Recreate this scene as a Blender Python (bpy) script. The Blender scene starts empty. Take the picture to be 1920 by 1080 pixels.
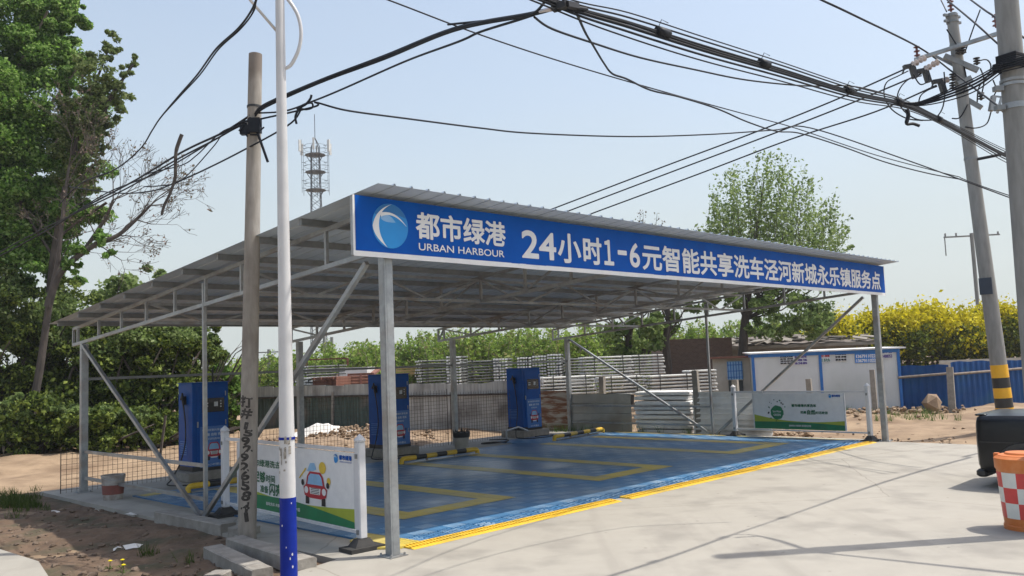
import bpy, math, random
import numpy as np
from mathutils import Vector, Matrix
random.seed(7); RNG = np.random.default_rng(7)
S = bpy.context.scene
COL = S.collection
rad = math.radians

# ------------------------------------------------------------------ camera
F = 1614.27; PITCH = 0.0883637; ROLL = -0.0392989; CAMH = 2.2
_fwd = Vector((0, math.cos(PITCH), math.sin(PITCH))); _up = Vector((0, -math.sin(PITCH), math.cos(PITCH))); _rt = Vector((1, 0, 0))
_c, _s = math.cos(ROLL), math.sin(ROLL)
RT = _c*_rt + _s*_up; UP = -_s*_rt + _c*_up; FW = _fwd
EYE = Vector((0, 0, CAMH))
cd = bpy.data.cameras.new('camera'); cam = bpy.data.objects.new('camera', cd); COL.objects.link(cam)
cam.matrix_world = Matrix(((RT.x, UP.x, -FW.x, 0), (RT.y, UP.y, -FW.y, 0), (RT.z, UP.z, -FW.z, CAMH), (0, 0, 0, 1)))
cd.sensor_width = 36; cd.lens = 36*F/1920; cd.clip_start = 0.05; cd.clip_end = 3000
S.camera = cam
# ------------------------------------------------------------------ sky, sun, exposure
SUN_ELEV = rad(63.4)
SUN_DIR = Vector((0.993*math.cos(SUN_ELEV), 0.115*math.cos(SUN_ELEV), math.sin(SUN_ELEV)))
w = bpy.data.worlds.new('World'); S.world = w; w.use_nodes = True
nt = w.node_tree; sky = nt.nodes.new('ShaderNodeTexSky'); sky.sky_type = 'NISHITA'; sky.sun_disc = False
sky.sun_elevation = SUN_ELEV; sky.sun_rotation = math.atan2(SUN_DIR.x, SUN_DIR.y)
sky.air_density = 1.0; sky.dust_density = 4.0; sky.ozone_density = 0.4; sky.altitude = 400
_tc = nt.nodes.new('ShaderNodeTexCoord'); _sx = nt.nodes.new('ShaderNodeSeparateXYZ'); nt.links.new(_tc.outputs['Generated'], _sx.inputs[0])
_rp = nt.nodes.new('ShaderNodeValToRGB'); _rp.color_ramp.elements[0].position = 0.0; _rp.color_ramp.elements[0].color = (.97, .97, .97, 1); _rp.color_ramp.elements[1].position = .62; _rp.color_ramp.elements[1].color = (.12, .12, .12, 1)
_e = _rp.color_ramp.elements.new(.12); _e.color = (.82, .82, .82, 1); _e = _rp.color_ramp.elements.new(.30); _e.color = (.50, .50, .50, 1)
_nz = nt.nodes.new('ShaderNodeTexNoise'); _nz.inputs['Scale'].default_value = 2.2; _nz.inputs['Detail'].default_value = 5; _mp = nt.nodes.new('ShaderNodeMapping'); _mp.inputs['Scale'].default_value = (1, 1, 4); nt.links.new(_tc.outputs['Generated'], _mp.inputs[0]); nt.links.new(_mp.outputs[0], _nz.inputs['Vector'])
_ma = nt.nodes.new('ShaderNodeMath'); _ma.operation = 'MULTIPLY_ADD'; nt.links.new(_nz.outputs['Fac'], _ma.inputs[0]); _ma.inputs[1].default_value = .16; nt.links.new(_sx.outputs['Z'], _ma.inputs[2])
_mb = nt.nodes.new('ShaderNodeMath'); _mb.operation = 'SUBTRACT'; nt.links.new(_ma.outputs[0], _mb.inputs[0]); _mb.inputs[1].default_value = .08
_mx = nt.nodes.new('ShaderNodeMixRGB'); nt.links.new(_mb.outputs[0], _rp.inputs[0]); nt.links.new(_rp.outputs[0], _mx.inputs[0]); nt.links.new(sky.outputs[0], _mx.inputs[1]); _mx.inputs[2].default_value = (2.52, 2.76, 2.68, 1)
nt.links.new(_mx.outputs[0], nt.nodes['Background'].inputs[0]); nt.nodes['Background'].inputs[1].default_value = 0.15
sl = bpy.data.lights.new('sun', 'SUN'); sl.energy = 2.8; sl.angle = rad(0.6); sl.color = (1.0, 0.945, 0.86)
so = bpy.data.objects.new('sun', sl); COL.objects.link(so); so.location = (30, 0, 60)
so.rotation_euler = SUN_DIR.to_track_quat('Z', 'Y').to_euler()
S.view_settings.view_transform = 'Standard'; S.view_settings.look = 'None'; S.view_settings.exposure = 0.78; S.view_settings.gamma = 1.0
S.cycles.max_bounces = 6; S.cycles.transparent_max_bounces = 8; S.cycles.volume_bounces = 0

# ------------------------------------------------------------------ frames
YAW = 0.7737275
U = Vector((math.sin(YAW), math.cos(YAW), 0)); V = Vector((-math.cos(YAW), math.sin(YAW), 0)); A0 = Vector((-1.532, 10.417, 0))
RZ = math.atan2(U.y, U.x)
def L(s, v, z=0.0): return A0 + s*U + v*V + Vector((0, 0, z))
def loc_of(p): d = p - A0; return Vector((d.dot(U), d.dot(V), p.z))
def ray(x, y): return RT*((x-960)/F) + UP*((540-y)/F) + FW
def px(x, y, d): r = ray(x, y); return EYE + r*(d/r.y)
def gnd(x, y, z=0.0): r = ray(x, y); return EYE + r*((z-CAMH)/r.z)

# ------------------------------------------------------------------ mesh builder
class MB:
    def __init__(s): s.v = []; s.f = []; s.mi = []; s.cur = 0
    def add(s, vs, fs, m=None):
        o = len(s.v); s.v += [tuple(p) for p in vs]
        for f in fs: s.f.append([i+o for i in f]); s.mi.append(s.cur if m is None else m)
        return s
    def box(s, c, size, R=None, m=None, taper=1.0):
        hx, hy, hz = size[0]/2, size[1]/2, size[2]/2; c = Vector(c); vs = []
        for z, t in ((-hz, 1.0), (hz, taper)):
            for x, y in ((-hx, -hy), (hx, -hy), (hx, hy), (-hx, hy)):
                p = Vector((x*t, y*t, z)); vs.append(c + (R @ p if R else p))
        return s.add(vs, [(3, 2, 1, 0), (4, 5, 6, 7), (0, 1, 5, 4), (1, 2, 6, 5), (2, 3, 7, 6), (3, 0, 4, 7)], m)
    def cbox(s, c, size, b=0.01, m=None):       # box with chamfered vertical and top edges
        hx, hy, hz = size[0]/2, size[1]/2, size[2]/2; c = Vector(c)
        def ring(z, i): return [c+Vector(q+(z,)) for q in ((-hx+i+b, -hy+i), (hx-i-b, -hy+i), (hx-i, -hy+i+b), (hx-i, hy-i-b), (hx-i-b, hy-i), (-hx+i+b, hy-i), (-hx+i, hy-i-b), (-hx+i, -hy+i+b))]
        rs = [ring(-hz, b), ring(-hz+b, 0), ring(hz-b, 0), ring(hz, b)]
        vs = [p for r in rs for p in r]; fs = [list(range(7, -1, -1)), list(range(24, 32))]
        for k in range(3):
            for i in range(8): j = (i+1) % 8; fs.append((k*8+i, k*8+j, k*8+8+j, k*8+8+i))
        return s.add(vs, fs, m)
    def bar(s, a, b, wd, ht=None, up=Vector((0, 0, 1)), m=None):
        a, b = Vector(a), Vector(b); ht = ht or wd; d = (b-a); ln = d.length; d.normalize()
        if abs(d.dot(up)) > 0.98: up = Vector((1, 0, 0))
        x = d.cross(up).normalized(); y = x.cross(d).normalized(); vs = []
        for p in (a, b):
            for i, j in ((-1, -1), (1, -1), (1, 1), (-1, 1)): vs.append(p + x*(i*wd/2) + y*(j*ht/2))
        return s.add(vs, [(3, 2, 1, 0), (4, 5, 6, 7), (0, 1, 5, 4), (1, 2, 6, 5), (2, 3, 7, 6), (3, 0, 4, 7)], m)
    def tube(s, pts, r, n=8, m=None, caps=True, flat=1.0):
        pts = [Vector(p) for p in pts]; k = len(pts); rs = list(r) if hasattr(r, '__len__') else [r]*k
        t0 = (pts[1]-pts[0]).normalized(); ref = Vector((0, 0, 1)) if abs(t0.z) < 0.9 else Vector((1, 0, 0))
        x = t0.cross(ref).normalized(); vs = []; fs = []
        for i, p in enumerate(pts):
            t = (pts[min(i+1, k-1)] - pts[max(i-1, 0)]).normalized()
            x = (x - t*x.dot(t)); x = x.normalized() if x.length > 1e-6 else t.orthogonal().normalized(); y = t.cross(x)
            for j in range(n):
                a = 2*math.pi*j/n; vs.append(p + x*(math.cos(a)*rs[i]) + y*(math.sin(a)*rs[i]*flat))
        for i in range(k-1):
            for j in range(n): q = (j+1) % n; fs.append((i*n+j, i*n+q, i*n+n+q, i*n+n+j))
        if caps: fs += [tuple(range(n-1, -1, -1)), tuple(range((k-1)*n, k*n))]
        return s.add(vs, fs, m)
    def lathe(s, c, prof, n=24, m=None, ax=None):    # prof: (r, z)
        c = Vector(c); vs = []; fs = []; k = len(prof)
        for r, z in prof:
            for j in range(n):
                a = 2*math.pi*j/n; p = Vector((r*math.cos(a), r*math.sin(a), z)); vs.append(c + (ax @ p if ax else p))
        for i in range(k-1):
            for j in range(n): q = (j+1) % n; fs.append((i*n+j, i*n+q, i*n+n+q, i*n+n+j))
        fs += [tuple(range(n-1, -1, -1)), tuple(range((k-1)*n, k*n))]
        return s.add(vs, fs, m)
    def poly(s, pts, m=None): return s.add(pts, [tuple(range(len(pts)))], m)
    def prism(s, pts, off, m=None):
        n = len(pts); pts = [Vector(p) for p in pts]; off = Vector(off)
        fs = [tuple(range(n-1, -1, -1)), tuple(range(n, 2*n))] + [(i, (i+1) % n, n+(i+1) % n, n+i) for i in range(n)]
        return s.add(pts+[p+off for p in pts], fs, m)
    def rock(s, c, r, m=None, sq=0.65):
        t = (1+5**.5)/2; vs = []
        for v in ((-1, t, 0), (1, t, 0), (-1, -t, 0), (1, -t, 0), (0, -1, t), (0, 1, t), (0, -1, -t), (0, 1, -t), (t, 0, -1), (t, 0, 1), (-t, 0, -1), (-t, 0, 1)):
            p = Vector(v).normalized()*r*random.uniform(.65, 1.2); vs.append(p)
        R = Matrix.Rotation(random.uniform(0, 6.3), 3, 'Z') @ Matrix.Diagonal((random.uniform(.7, 1.4), 1, sq))
        fs = [(0, 11, 5), (0, 5, 1), (0, 1, 7), (0, 7, 10), (0, 10, 11), (1, 5, 9), (5, 11, 4), (11, 10, 2), (10, 7, 6), (7, 1, 8), (3, 9, 4), (3, 4, 2), (3, 2, 6), (3, 6, 8), (3, 8, 9), (4, 9, 5), (2, 4, 11), (6, 2, 10), (8, 6, 7), (9, 8, 1)]
        return s.add([Vector(c)+R @ p for p in vs], fs, m)
    def build(s, name, mats, parent=None, smooth=False, label=None):
        me = bpy.data.meshes.new(name)
        if parent is not None and parent.get('_w'):      # vertices given in world space
            M = parent.matrix_basis.inverted(); vs = [tuple(M @ Vector(p)) for p in s.v]
        else: vs = s.v
        me.from_pydata(vs, [], s.f)
        for m in (mats if isinstance(mats, (list, tuple)) else [mats]): me.materials.append(m)
        me.polygons.foreach_set('material_index', s.mi)
        if smooth: me.polygons.foreach_set('use_smooth', [True]*len(s.f))
        me.update()
        o = bpy.data.objects.new(name, me); COL.objects.link(o)
        if parent is not None: o.parent = parent
        if label: o['label'] = label
        return o
def smooth_auto(o, ang=35):
    me = o.data; me.polygons.foreach_set('use_smooth', [True]*len(me.polygons))
    try: me.set_sharp_from_angle(angle=rad(ang))
    except Exception: pass
    return o
def tag(o, label, cat, group=None, kind=None):
    if label: o['label'] = label
    if cat: o['category'] = cat
    if group: o['group'] = group
    if kind: o['kind'] = kind
    return o
def thing(name, label, cat, loc=(0, 0, 0), rz=0.0, group=None, world=False):
    o = bpy.data.objects.new(name, None); COL.objects.link(o); o.empty_display_size = 0.2
    o.location = loc; o.rotation_euler = (0, 0, rz)
    o.matrix_basis = Matrix.Translation(Vector(loc)) @ Matrix.Rotation(rz, 4, 'Z')
    if world: o['_w'] = 1
    return tag(o, label, cat, group)
def copy_tree(o, parent=None):
    c = o.copy(); COL.objects.link(c)
    if parent is not None: c.parent = parent
    for ch in list(o.children): copy_tree(ch, c)
    return c

# ------------------------------------------------------------------ materials
MATS = {}
def mat(name, c1, c2=None, scale=3.0, rough=0.7, metal=0.0, bump=0.0, bscale=40.0, detail=6.0, lo=0.35, hi=0.65, rvar=0.0, spec=None, stretch=None, c3=None, c3s=0.7, coat=0.0):
    m = bpy.data.materials.new(name); m.use_nodes = True; n = m.node_tree; b = n.nodes['Principled BSDF']
    b.inputs['Roughness'].default_value = rough; b.inputs['Metallic'].default_value = metal
    if spec is not None: b.inputs['Specular IOR Level'].default_value = spec
    if coat: b.inputs['Coat Weight'].default_value = coat; b.inputs['Coat Roughness'].default_value = 0.08
    c2 = c2 or tuple(x*0.82 for x in c1)
    tc = n.nodes.new('ShaderNodeTexCoord'); vec = tc.outputs['Object']
    if stretch:
        mp = n.nodes.new('ShaderNodeMapping'); mp.inputs['Scale'].default_value = stretch; n.links.new(vec, mp.inputs[0]); vec = mp.outputs[0]
    no = n.nodes.new('ShaderNodeTexNoise'); no.inputs['Scale'].default_value = scale; no.inputs['Detail'].default_value = detail; no.inputs['Roughness'].default_value = 0.6
    n.links.new(vec, no.inputs['Vector'])
    rp = n.nodes.new('ShaderNodeValToRGB'); rp.color_ramp.elements[0].position = lo; rp.color_ramp.elements[1].position = hi
    rp.color_ramp.elements[0].color = (*c2, 1); rp.color_ramp.elements[1].color = (*c1, 1)
    n.links.new(no.outputs['Fac'], rp.inputs[0]); col = rp.outputs[0]
    if c3:
        n3 = n.nodes.new('ShaderNodeTexNoise'); n3.inputs['Scale'].default_value = c3s; n3.inputs['Detail'].default_value = 8; n.links.new(tc.outputs['Object'], n3.inputs['Vector'])
        r3 = n.nodes.new('ShaderNodeValToRGB'); r3.color_ramp.elements[0].position = 0.5; r3.color_ramp.elements[1].position = 0.68
        n.links.new(n3.outputs['Fac'], r3.inputs[0]); mx = n.nodes.new('ShaderNodeMixRGB'); n.links.new(r3.outputs[0], mx.inputs[0]); n.links.new(col, mx.inputs[1]); mx.inputs[2].default_value = (*c3, 1); col = mx.outputs[0]
    n.links.new(col, b.inputs['Base Color'])
    if rvar:
        mr = n.nodes.new('ShaderNodeMapRange'); mr.inputs['To Min'].default_value = max(0.02, rough-rvar); mr.inputs['To Max'].default_value = min(1, rough+rvar)
        n.links.new(no.outputs['Fac'], mr.inputs[0]); n.links.new(mr.outputs[0], b.inputs['Roughness'])
    if bump:
        nb = n.nodes.new('ShaderNodeTexNoise'); nb.inputs['Scale'].default_value = bscale; nb.inputs['Detail'].default_value = 5; n.links.new(vec, nb.inputs['Vector'])
        bp = n.nodes.new('ShaderNodeBump'); bp.inputs['Strength'].default_value = bump; bp.inputs['Distance'].default_value = 0.02
        n.links.new(nb.outputs['Fac'], bp.inputs['Height']); n.links.new(bp.outputs[0], b.inputs['Normal'])
    MATS[name] = m; return m
def leafmat(name, cols, trans=0.35, rough=0.55):
    m = bpy.data.materials.new(name); m.use_nodes = True; n = m.node_tree; b = n.nodes['Principled BSDF']; out = n.nodes['Material Output']
    g = n.nodes.new('ShaderNodeNewGeometry'); rp = n.nodes.new('ShaderNodeValToRGB')
    while len(rp.color_ramp.elements) < len(cols): rp.color_ramp.elements.new(0.5)
    for i, c in enumerate(cols): rp.color_ramp.elements[i].position = i/(len(cols)-1); rp.color_ramp.elements[i].color = (*c, 1)
    n.links.new(g.outputs['Random Per Island'], rp.inputs[0]); n.links.new(rp.outputs[0], b.inputs['Base Color']); b.inputs['Roughness'].default_value = rough
    b.inputs['Specular IOR Level'].default_value = 0.12
    t = n.nodes.new('ShaderNodeBsdfTranslucent'); n.links.new(rp.outputs[0], t.inputs[0])
    mx = n.nodes.new('ShaderNodeMixShader'); mx.inputs[0].default_value = trans
    n.links.new(b.outputs[0], mx.inputs[1]); n.links.new(t.outputs[0], mx.inputs[2]); n.links.new(mx.outputs[0], out.inputs[0])
    MATS[name] = m; return m

galv = mat('galvanized_steel', (.36, .38, .39), (.27, .285, .295), 9, .42, .55, .05, 60, rvar=.12, c3=(.25, .235, .22), c3s=2.2)
galv_d = mat('galvanized_purlin', (.25, .26, .265), (.19, .2, .2), 7, .5, .5, .05, 60)
roofm = mat('roof_sheet_steel', (.45, .525, .605), (.375, .435, .50), 1.6, .55, .0, .03, 20, stretch=(3, .4, 1))
blue_b = mat('banner_blue', (.001, .085, .40), (.001, .070, .34), 2.2, .6, 0, .12, 5, spec=.12)
white_p = mat('white_print', (.74, .74, .735), (.67, .67, .67), 6, .5)
white_pl = mat('white_plastic', (.60, .61, .63), (.53, .54, .56), 5, .35, rvar=.1)
concrete = mat('apron_concrete', (.335, .315, .272), (.30, .282, .243), 2.4, .85, 0, .10, 90, detail=9, lo=.3, hi=.7, c3=(.245, .23, .20), c3s=1.3)
concrete_b = mat('cast_concrete', (.30, .28, .245), (.21, .19, .165), 6, .9, 0, .3, 50)
pole_conc = mat('pole_concrete', (.31, .28, .24), (.225, .20, .168), 5, .85, 0, .15, 60, stretch=(3, 3, .6), c3=(.17, .14, .115), c3s=1.3)
pole_grey = mat('grey_pole_concrete', (.25, .25, .24), (.195, .195, .185), 4, .8, 0, .1, 60, stretch=(3, 3, .6))
dirt = mat('dry_dirt', (.30, .215, .135), (.19, .13, .078), 1.6, .95, 0, 1.0, 5, detail=12, lo=.32, hi=.62, c3=(.165, .108, .064), c3s=.45)
soil = mat('dark_soil', (.165, .108, .068), (.09, .058, .036), 2.5, .95, 0, .9, 16, detail=10, c3=(.065, .06, .032), c3s=1.2)
rubble_m = mat('rubble_stone', (.31, .225, .15), (.20, .14, .09), 3, .95, 0, .5, 30)
yellow = mat('yellow_plastic', (.72, .47, .04), (.62, .39, .03), 5, .5, c3=(.42, .30, .06), c3s=1.5)
black_pl = mat('black_plastic', (.018, .018, .02), (.03, .03, .03), 8, .5)
black_rub = mat('black_rubber', (.02, .02, .021), (.04, .038, .035), 6, .75)
cable_m = mat('cable_sheath', (.008, .010, .014), (.013, .016, .021), 8, .6, spec=.25)
mach_blue = mat('cabinet_blue', (.001, .078, .33), (.001, .06, .26), 3, .42, rvar=.08, spec=.2)
mach_blue2 = mat('cabinet_decal_blue', (.05, .16, .42), (.03, .12, .38), 5, .4)
grey_txt = mat('decal_pale_ink', (.50, .58, .66), (.40, .48, .58), 8, .5)
green_ink = mat('dark_green_ink', (.012, .13, .06), None, 8, .5)
green_band = mat('green_band_print', (.006, .19, .075), (.008, .15, .06), 3, .45)
lime_band = mat('lime_band_print', (.36, .42, .04), (.30, .36, .03), 3, .45)
logo_blue = mat('logo_blue_print', (.006, .27, .66), (.004, .20, .55), 1.2, .45)
logo_teal = mat('logo_teal_print', (.01, .15, .40), (.01, .12, .33), 2, .45)
logo_fade = mat('logo_pale_print', (.25, .45, .70), (.12, .36, .66), 3, .45)
red_ink = mat('red_print', (.42, .012, .03), None, 6, .45)
skyblue_ink = mat('pale_blue_print', (.25, .48, .72), None, 6, .45)
ygold_ink = mat('gold_print', (.72, .50, .05), None, 6, .45)
black_ink = mat('black_ink', (.012, .012, .014), None, 9, .6)
spray = mat('black_spray_paint', (.028, .024, .02), (.06, .052, .045), 14, .8)
purple_ink = mat('violet_ink', (.09, .06, .26), None, 6, .5)
paper_w = mat('poster_paper', (.62, .64, .66), (.55, .57, .6), 6, .6)
blue_ink = mat('poster_blue', (.015, .20, .62), None, 6, .5)
dark_glass = mat('dark_screen', (.012, .013, .016), None, 5, .15)
screen_w = mat('screen_label', (.55, .56, .56), None, 9, .4)
pole_white = mat('lamp_pole_white', (.56, .56, .56), (.49, .49, .49), 3, .35, rvar=.1)
pole_blue = mat('lamp_pole_blue', (.003, .022, .26), (.002, .016, .21), 5, .5, spec=.2)
band_y = mat('reflective_yellow', (.78, .42, .015), (.68, .36, .01), 4, .4)
band_k = mat('reflective_black', (.02, .02, .022), None, 4, .4)
ins_red = mat('insulator_brown', (.16, .05, .045), None, 6, .3)
ins_white = mat('insulator_pale', (.55, .48, .45), None, 6, .35)
green_fence = mat('old_green_sheet', (.085, .125, .108), (.042, .060, .052), 2.2, .75, 0, .2, 20, stretch=(5, 5, .3), c3=(.16, .14, .12), c3s=.9)
grey_board = mat('grey_board', (.46, .45, .42), (.28, .272, .25), 2.0, .85, 0, .2, 20, stretch=(5, 5, .25), c3=(.15, .14, .13), c3s=.8)
beige_sheet = mat('beige_sheet', (.46, .44, .385), (.38, .36, .31), 2, .6, c3=(.33, .29, .23), c3s=.9)
rust_sheet = mat('rusted_sheet', (.42, .36, .28), (.22, .10, .05), 2.6, .8, stretch=(.6, .6, 4), lo=.46, hi=.58)
white_sheet = mat('white_ribbed_sheet', (.84, .84, .82), (.74, .74, .72), 2, .5, c3=(.46, .44, .41), c3s=.8)
cont_white = mat('cabin_panel_white', (.62, .645, .65), (.55, .57, .575), 1.2, .55, c3=(.47, .50, .49), c3s=.6)
cont_blue = mat('cabin_frame_blue', (.012, .14, .44), (.01, .11, .37), 4, .5)
fence_blue = mat('fence_sheet_blue', (.003, .055, .20), (.002, .042, .15), 1.4, .6, spec=.25, c3=(.012, .072, .17), c3s=.9)
brick = mat('brown_brick', (.155, .10, .075), (.105, .066, .05), 9, .95, 0, .5, 30)
shed_wall = mat('shed_wall', (.25, .23, .2), (.19, .175, .15), 3, .9)
tar = mat('torn_roofing', (.20, .17, .145), (.09, .08, .075), 4, .95, 0, .6, 12)
stake_side = mat('stacked_pole_grey', (.13, .14, .135), (.085, .09, .09), 6, .7)
stake_lite = mat('stacked_pole_pale', (.52, .52, .49), (.40, .40, .375), 6, .7)
stake_end = mat('stacked_pole_end', (.74, .74, .72), (.62, .62, .6), 8, .7)
strap_m = mat('bundle_strap', (.05, .05, .05), None, 6, .6)
wood_red = mat('reddish_timber', (.22, .095, .065), (.14, .06, .04), 5, .85)
wood_end = mat('timber_end', (.40, .26, .15), (.20, .10, .06), 30, .85)
timber = mat('yellow_timber', (.42, .30, .12), None, 6, .8)
bark = mat('dark_bark', (.085, .070, .058), (.045, .037, .031), 7, .95, 0, .6, 25, stretch=(1, 1, .3))
bark_l = mat('pale_bark', (.25, .21, .175), (.16, .135, .11), 7, .9, 0, .5, 25, stretch=(1, 1, .3))
bark_t = mat('grey_brown_bark', (.105, .088, .075), (.062, .052, .045), 7, .95, 0, .6, 25, stretch=(1, 1, .3))
tower_m = mat('tower_steel', (.105, .115, .125), (.08, .088, .098), 3, .6, .2)
tower_w = mat('antenna_panel', (.66, .67, .64), None, 3, .5)
car_paint = mat('car_paint_black', (.006, .007, .009), (.008, .009, .011), 3, .28, spec=.35)
car_glass = mat('car_window_glass', (.012, .014, .016), None, 3, .06)
rim_m = mat('alloy_rim', (.35, .35, .36), None, 5, .3, .8)
lamp_red = mat('tail_lamp_red', (.30, .01, .012), None, 5, .15)
orange = mat('barrel_orange', (.60, .19, .04), (.54, .15, .03), 3, .5, c3=(.60, .26, .12), c3s=3)
barrel_red = mat('reflective_red', (.60, .055, .05), (.52, .05, .045), 6, .45)
barrel_wht = mat('reflective_white', (.66, .67, .63), (.58, .59, .56), 6, .45)
bucket_m = mat('dirty_bucket', (.42, .40, .37), (.24, .20, .17), 6, .8)
bucket_r = mat('faded_red_label', (.24, .075, .06), (.17, .07, .055), 8, .8)
pail_m = mat('pale_bin', (.42, .39, .34), None, 6, .8)
mesh_wire = mat('rusty_wire', (.085, .06, .045), (.05, .04, .032), 20, .8)
lf_poplar = leafmat('poplar_leaf', [(.042, .095, .014), (.125, .245, .042), (.22, .38, .075), (.37, .50, .19)], .5)
lf_poplar2 = leafmat('olive_leaf', [(.08, .12, .038), (.15, .205, .06), (.26, .31, .13)], .45)
lf_dark = leafmat('shrub_leaf', [(.022, .038, .010), (.062, .098, .018), (.145, .195, .038), (.27, .33, .07)], .40)
lf_lime = leafmat('spring_leaf', [(.05, .10, .02), (.09, .17, .03), (.14, .24, .045)], .35)
lf_elm = leafmat('elm_leaf', [(.075, .125, .040), (.14, .205, .060), (.21, .29, .09), (.30, .37, .16)], .5)
lf_bush = leafmat('thicket_leaf', [(.12, .19, .032), (.19, .30, .05), (.28, .40, .075), (.26, .24, .11)], .4)
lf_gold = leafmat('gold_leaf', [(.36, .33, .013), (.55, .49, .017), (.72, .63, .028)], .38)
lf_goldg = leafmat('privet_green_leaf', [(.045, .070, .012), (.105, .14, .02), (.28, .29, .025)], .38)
lf_bud = leafmat('bud_leaf', [(.16, .105, .09), (.14, .13, .07), (.23, .16, .14)], .2)
lf_grass = leafmat('grass_blade', [(.035, .06, .012), (.065, .105, .02), (.10, .12, .035)], .3)
lf_yel = leafmat('dandelion_petal', [(.75, .6, .02), (.8, .65, .03)], .2)
litter_m = mat('litter_paper', (.66, .64, .60), (.56, .54, .5), 9, .8)

# brick courses for the shed, tile relief for the mat, expansion joints for the apron
def add_brick(m):
    n = m.node_tree; b = n.nodes['Principled BSDF']; tc = n.nodes.new('ShaderNodeTexCoord'); br = n.nodes.new('ShaderNodeTexBrick')
    mp = n.nodes.new('ShaderNodeMapping'); mp.inputs['Rotation'].default_value = (rad(90), 0, 0); n.links.new(tc.outputs['Object'], mp.inputs[0]); n.links.new(mp.outputs[0], br.inputs[0])
    br.inputs['Scale'].default_value = 4.2; br.inputs['Color1'].default_value = (.17, .105, .08, 1); br.inputs['Color2'].default_value = (.115, .07, .055, 1); br.inputs['Mortar'].default_value = (.2, .18, .16, 1)
    br.inputs['Mortar Size'].default_value = .02; n.links.new(br.outputs[0], b.inputs['Base Color'])
add_brick(brick)
def tile_mat(name, c1, c2, wet, ridge_glint):
    m = mat(name, c1, c2, 1.5, .5, 0, 0, detail=6); n = m.node_tree; b = n.nodes['Principled BSDF']
    tc = n.nodes.new('ShaderNodeTexCoord'); sp = n.nodes.new('ShaderNodeSeparateXYZ'); n.links.new(tc.outputs['Object'], sp.inputs[0])
    def M(op, a, bb=None, c=None):
        q = n.nodes.new('ShaderNodeMath'); q.operation = op
        for i, x in enumerate((a, bb, c)):
            if x is None: continue
            if isinstance(x, (int, float)): q.inputs[i].default_value = x
            else: n.links.new(x, q.inputs[i])
        return q.outputs[0]
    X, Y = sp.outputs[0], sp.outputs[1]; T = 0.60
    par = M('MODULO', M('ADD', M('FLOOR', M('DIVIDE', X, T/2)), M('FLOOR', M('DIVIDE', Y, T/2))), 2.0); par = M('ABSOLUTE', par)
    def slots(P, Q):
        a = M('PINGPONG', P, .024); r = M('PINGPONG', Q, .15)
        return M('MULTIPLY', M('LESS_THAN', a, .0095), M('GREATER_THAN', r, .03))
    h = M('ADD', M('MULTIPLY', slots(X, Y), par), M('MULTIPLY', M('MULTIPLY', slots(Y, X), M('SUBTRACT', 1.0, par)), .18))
    seam = M('MAXIMUM', M('LESS_THAN', M('PINGPONG', X, T/2), .006), M('LESS_THAN', M('PINGPONG', Y, T/2), .006))
    hh = M('SUBTRACT', h, M('MULTIPLY', seam, .8))
    bp = n.nodes.new('ShaderNodeBump'); bp.inputs['Strength'].default_value = .85; bp.inputs['Distance'].default_value = .012; n.links.new(hh, bp.inputs['Height']); n.links.new(bp.outputs[0], b.inputs['Normal'])
    old = b.inputs['Base Color'].links[0].from_socket; mx = n.nodes.new('ShaderNodeMixRGB')
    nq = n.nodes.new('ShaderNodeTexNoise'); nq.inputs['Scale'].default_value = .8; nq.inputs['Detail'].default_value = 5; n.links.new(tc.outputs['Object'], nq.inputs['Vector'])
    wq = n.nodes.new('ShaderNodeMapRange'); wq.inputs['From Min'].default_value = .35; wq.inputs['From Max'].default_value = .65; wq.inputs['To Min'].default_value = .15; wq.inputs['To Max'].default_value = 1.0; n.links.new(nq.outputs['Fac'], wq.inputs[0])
    n.links.new(M('MULTIPLY', h, wq.outputs[0]), mx.inputs[0]); n.links.new(old, mx.inputs[1]); mx.inputs[2].default_value = ridge_glint  # glints on the ridges painted into the colour, strong on alternate quarters only
    m1 = n.nodes.new('ShaderNodeMixRGB'); m1.blend_type = 'MULTIPLY'; n.links.new(M('MULTIPLY', seam, .8), m1.inputs[0]); n.links.new(mx.outputs[0], m1.inputs[1]); m1.inputs[2].default_value = (.35, .35, .4, 1)
    col = m1.outputs[0]
    # wet patches (darker, glossy) and dried mud film
    nw = n.nodes.new('ShaderNodeTexNoise'); nw.inputs['Scale'].default_value = .32; nw.inputs['Detail'].default_value = 4; n.links.new(tc.outputs['Object'], nw.inputs['Vector'])
    rw = n.nodes.new('ShaderNodeMapRange'); rw.inputs['From Min'].default_value = .44; rw.inputs['From Max'].default_value = .60; n.links.new(nw.outputs['Fac'], rw.inputs[0])
    wetf = M('MULTIPLY', rw.outputs[0], wet)
    m2 = n.nodes.new('ShaderNodeMixRGB'); m2.blend_type = 'MULTIPLY'; n.links.new(wetf, m2.inputs[0]); n.links.new(col, m2.inputs[1]); m2.inputs[2].default_value = (.5, .54, .6, 1)
    nd = n.nodes.new('ShaderNodeTexNoise'); nd.inputs['Scale'].default_value = 1.1; nd.inputs['Detail'].default_value = 8; n.links.new(tc.outputs['Object'], nd.inputs['Vector'])
    rd = n.nodes.new('ShaderNodeMapRange'); rd.inputs['From Min'].default_value = .45; rd.inputs['From Max'].default_value = .68; rd.inputs['To Max'].default_value = .38; n.links.new(nd.outputs['Fac'], rd.inputs[0])
    m3 = n.nodes.new('ShaderNodeMixRGB'); n.links.new(rd.outputs[0], m3.inputs[0]); n.links.new(m2.outputs[0], m3.inputs[1]); m3.inputs[2].default_value = (.13, .19, .26, 1)
    n.links.new(m3.outputs[0], b.inputs['Base Color'])
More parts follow.
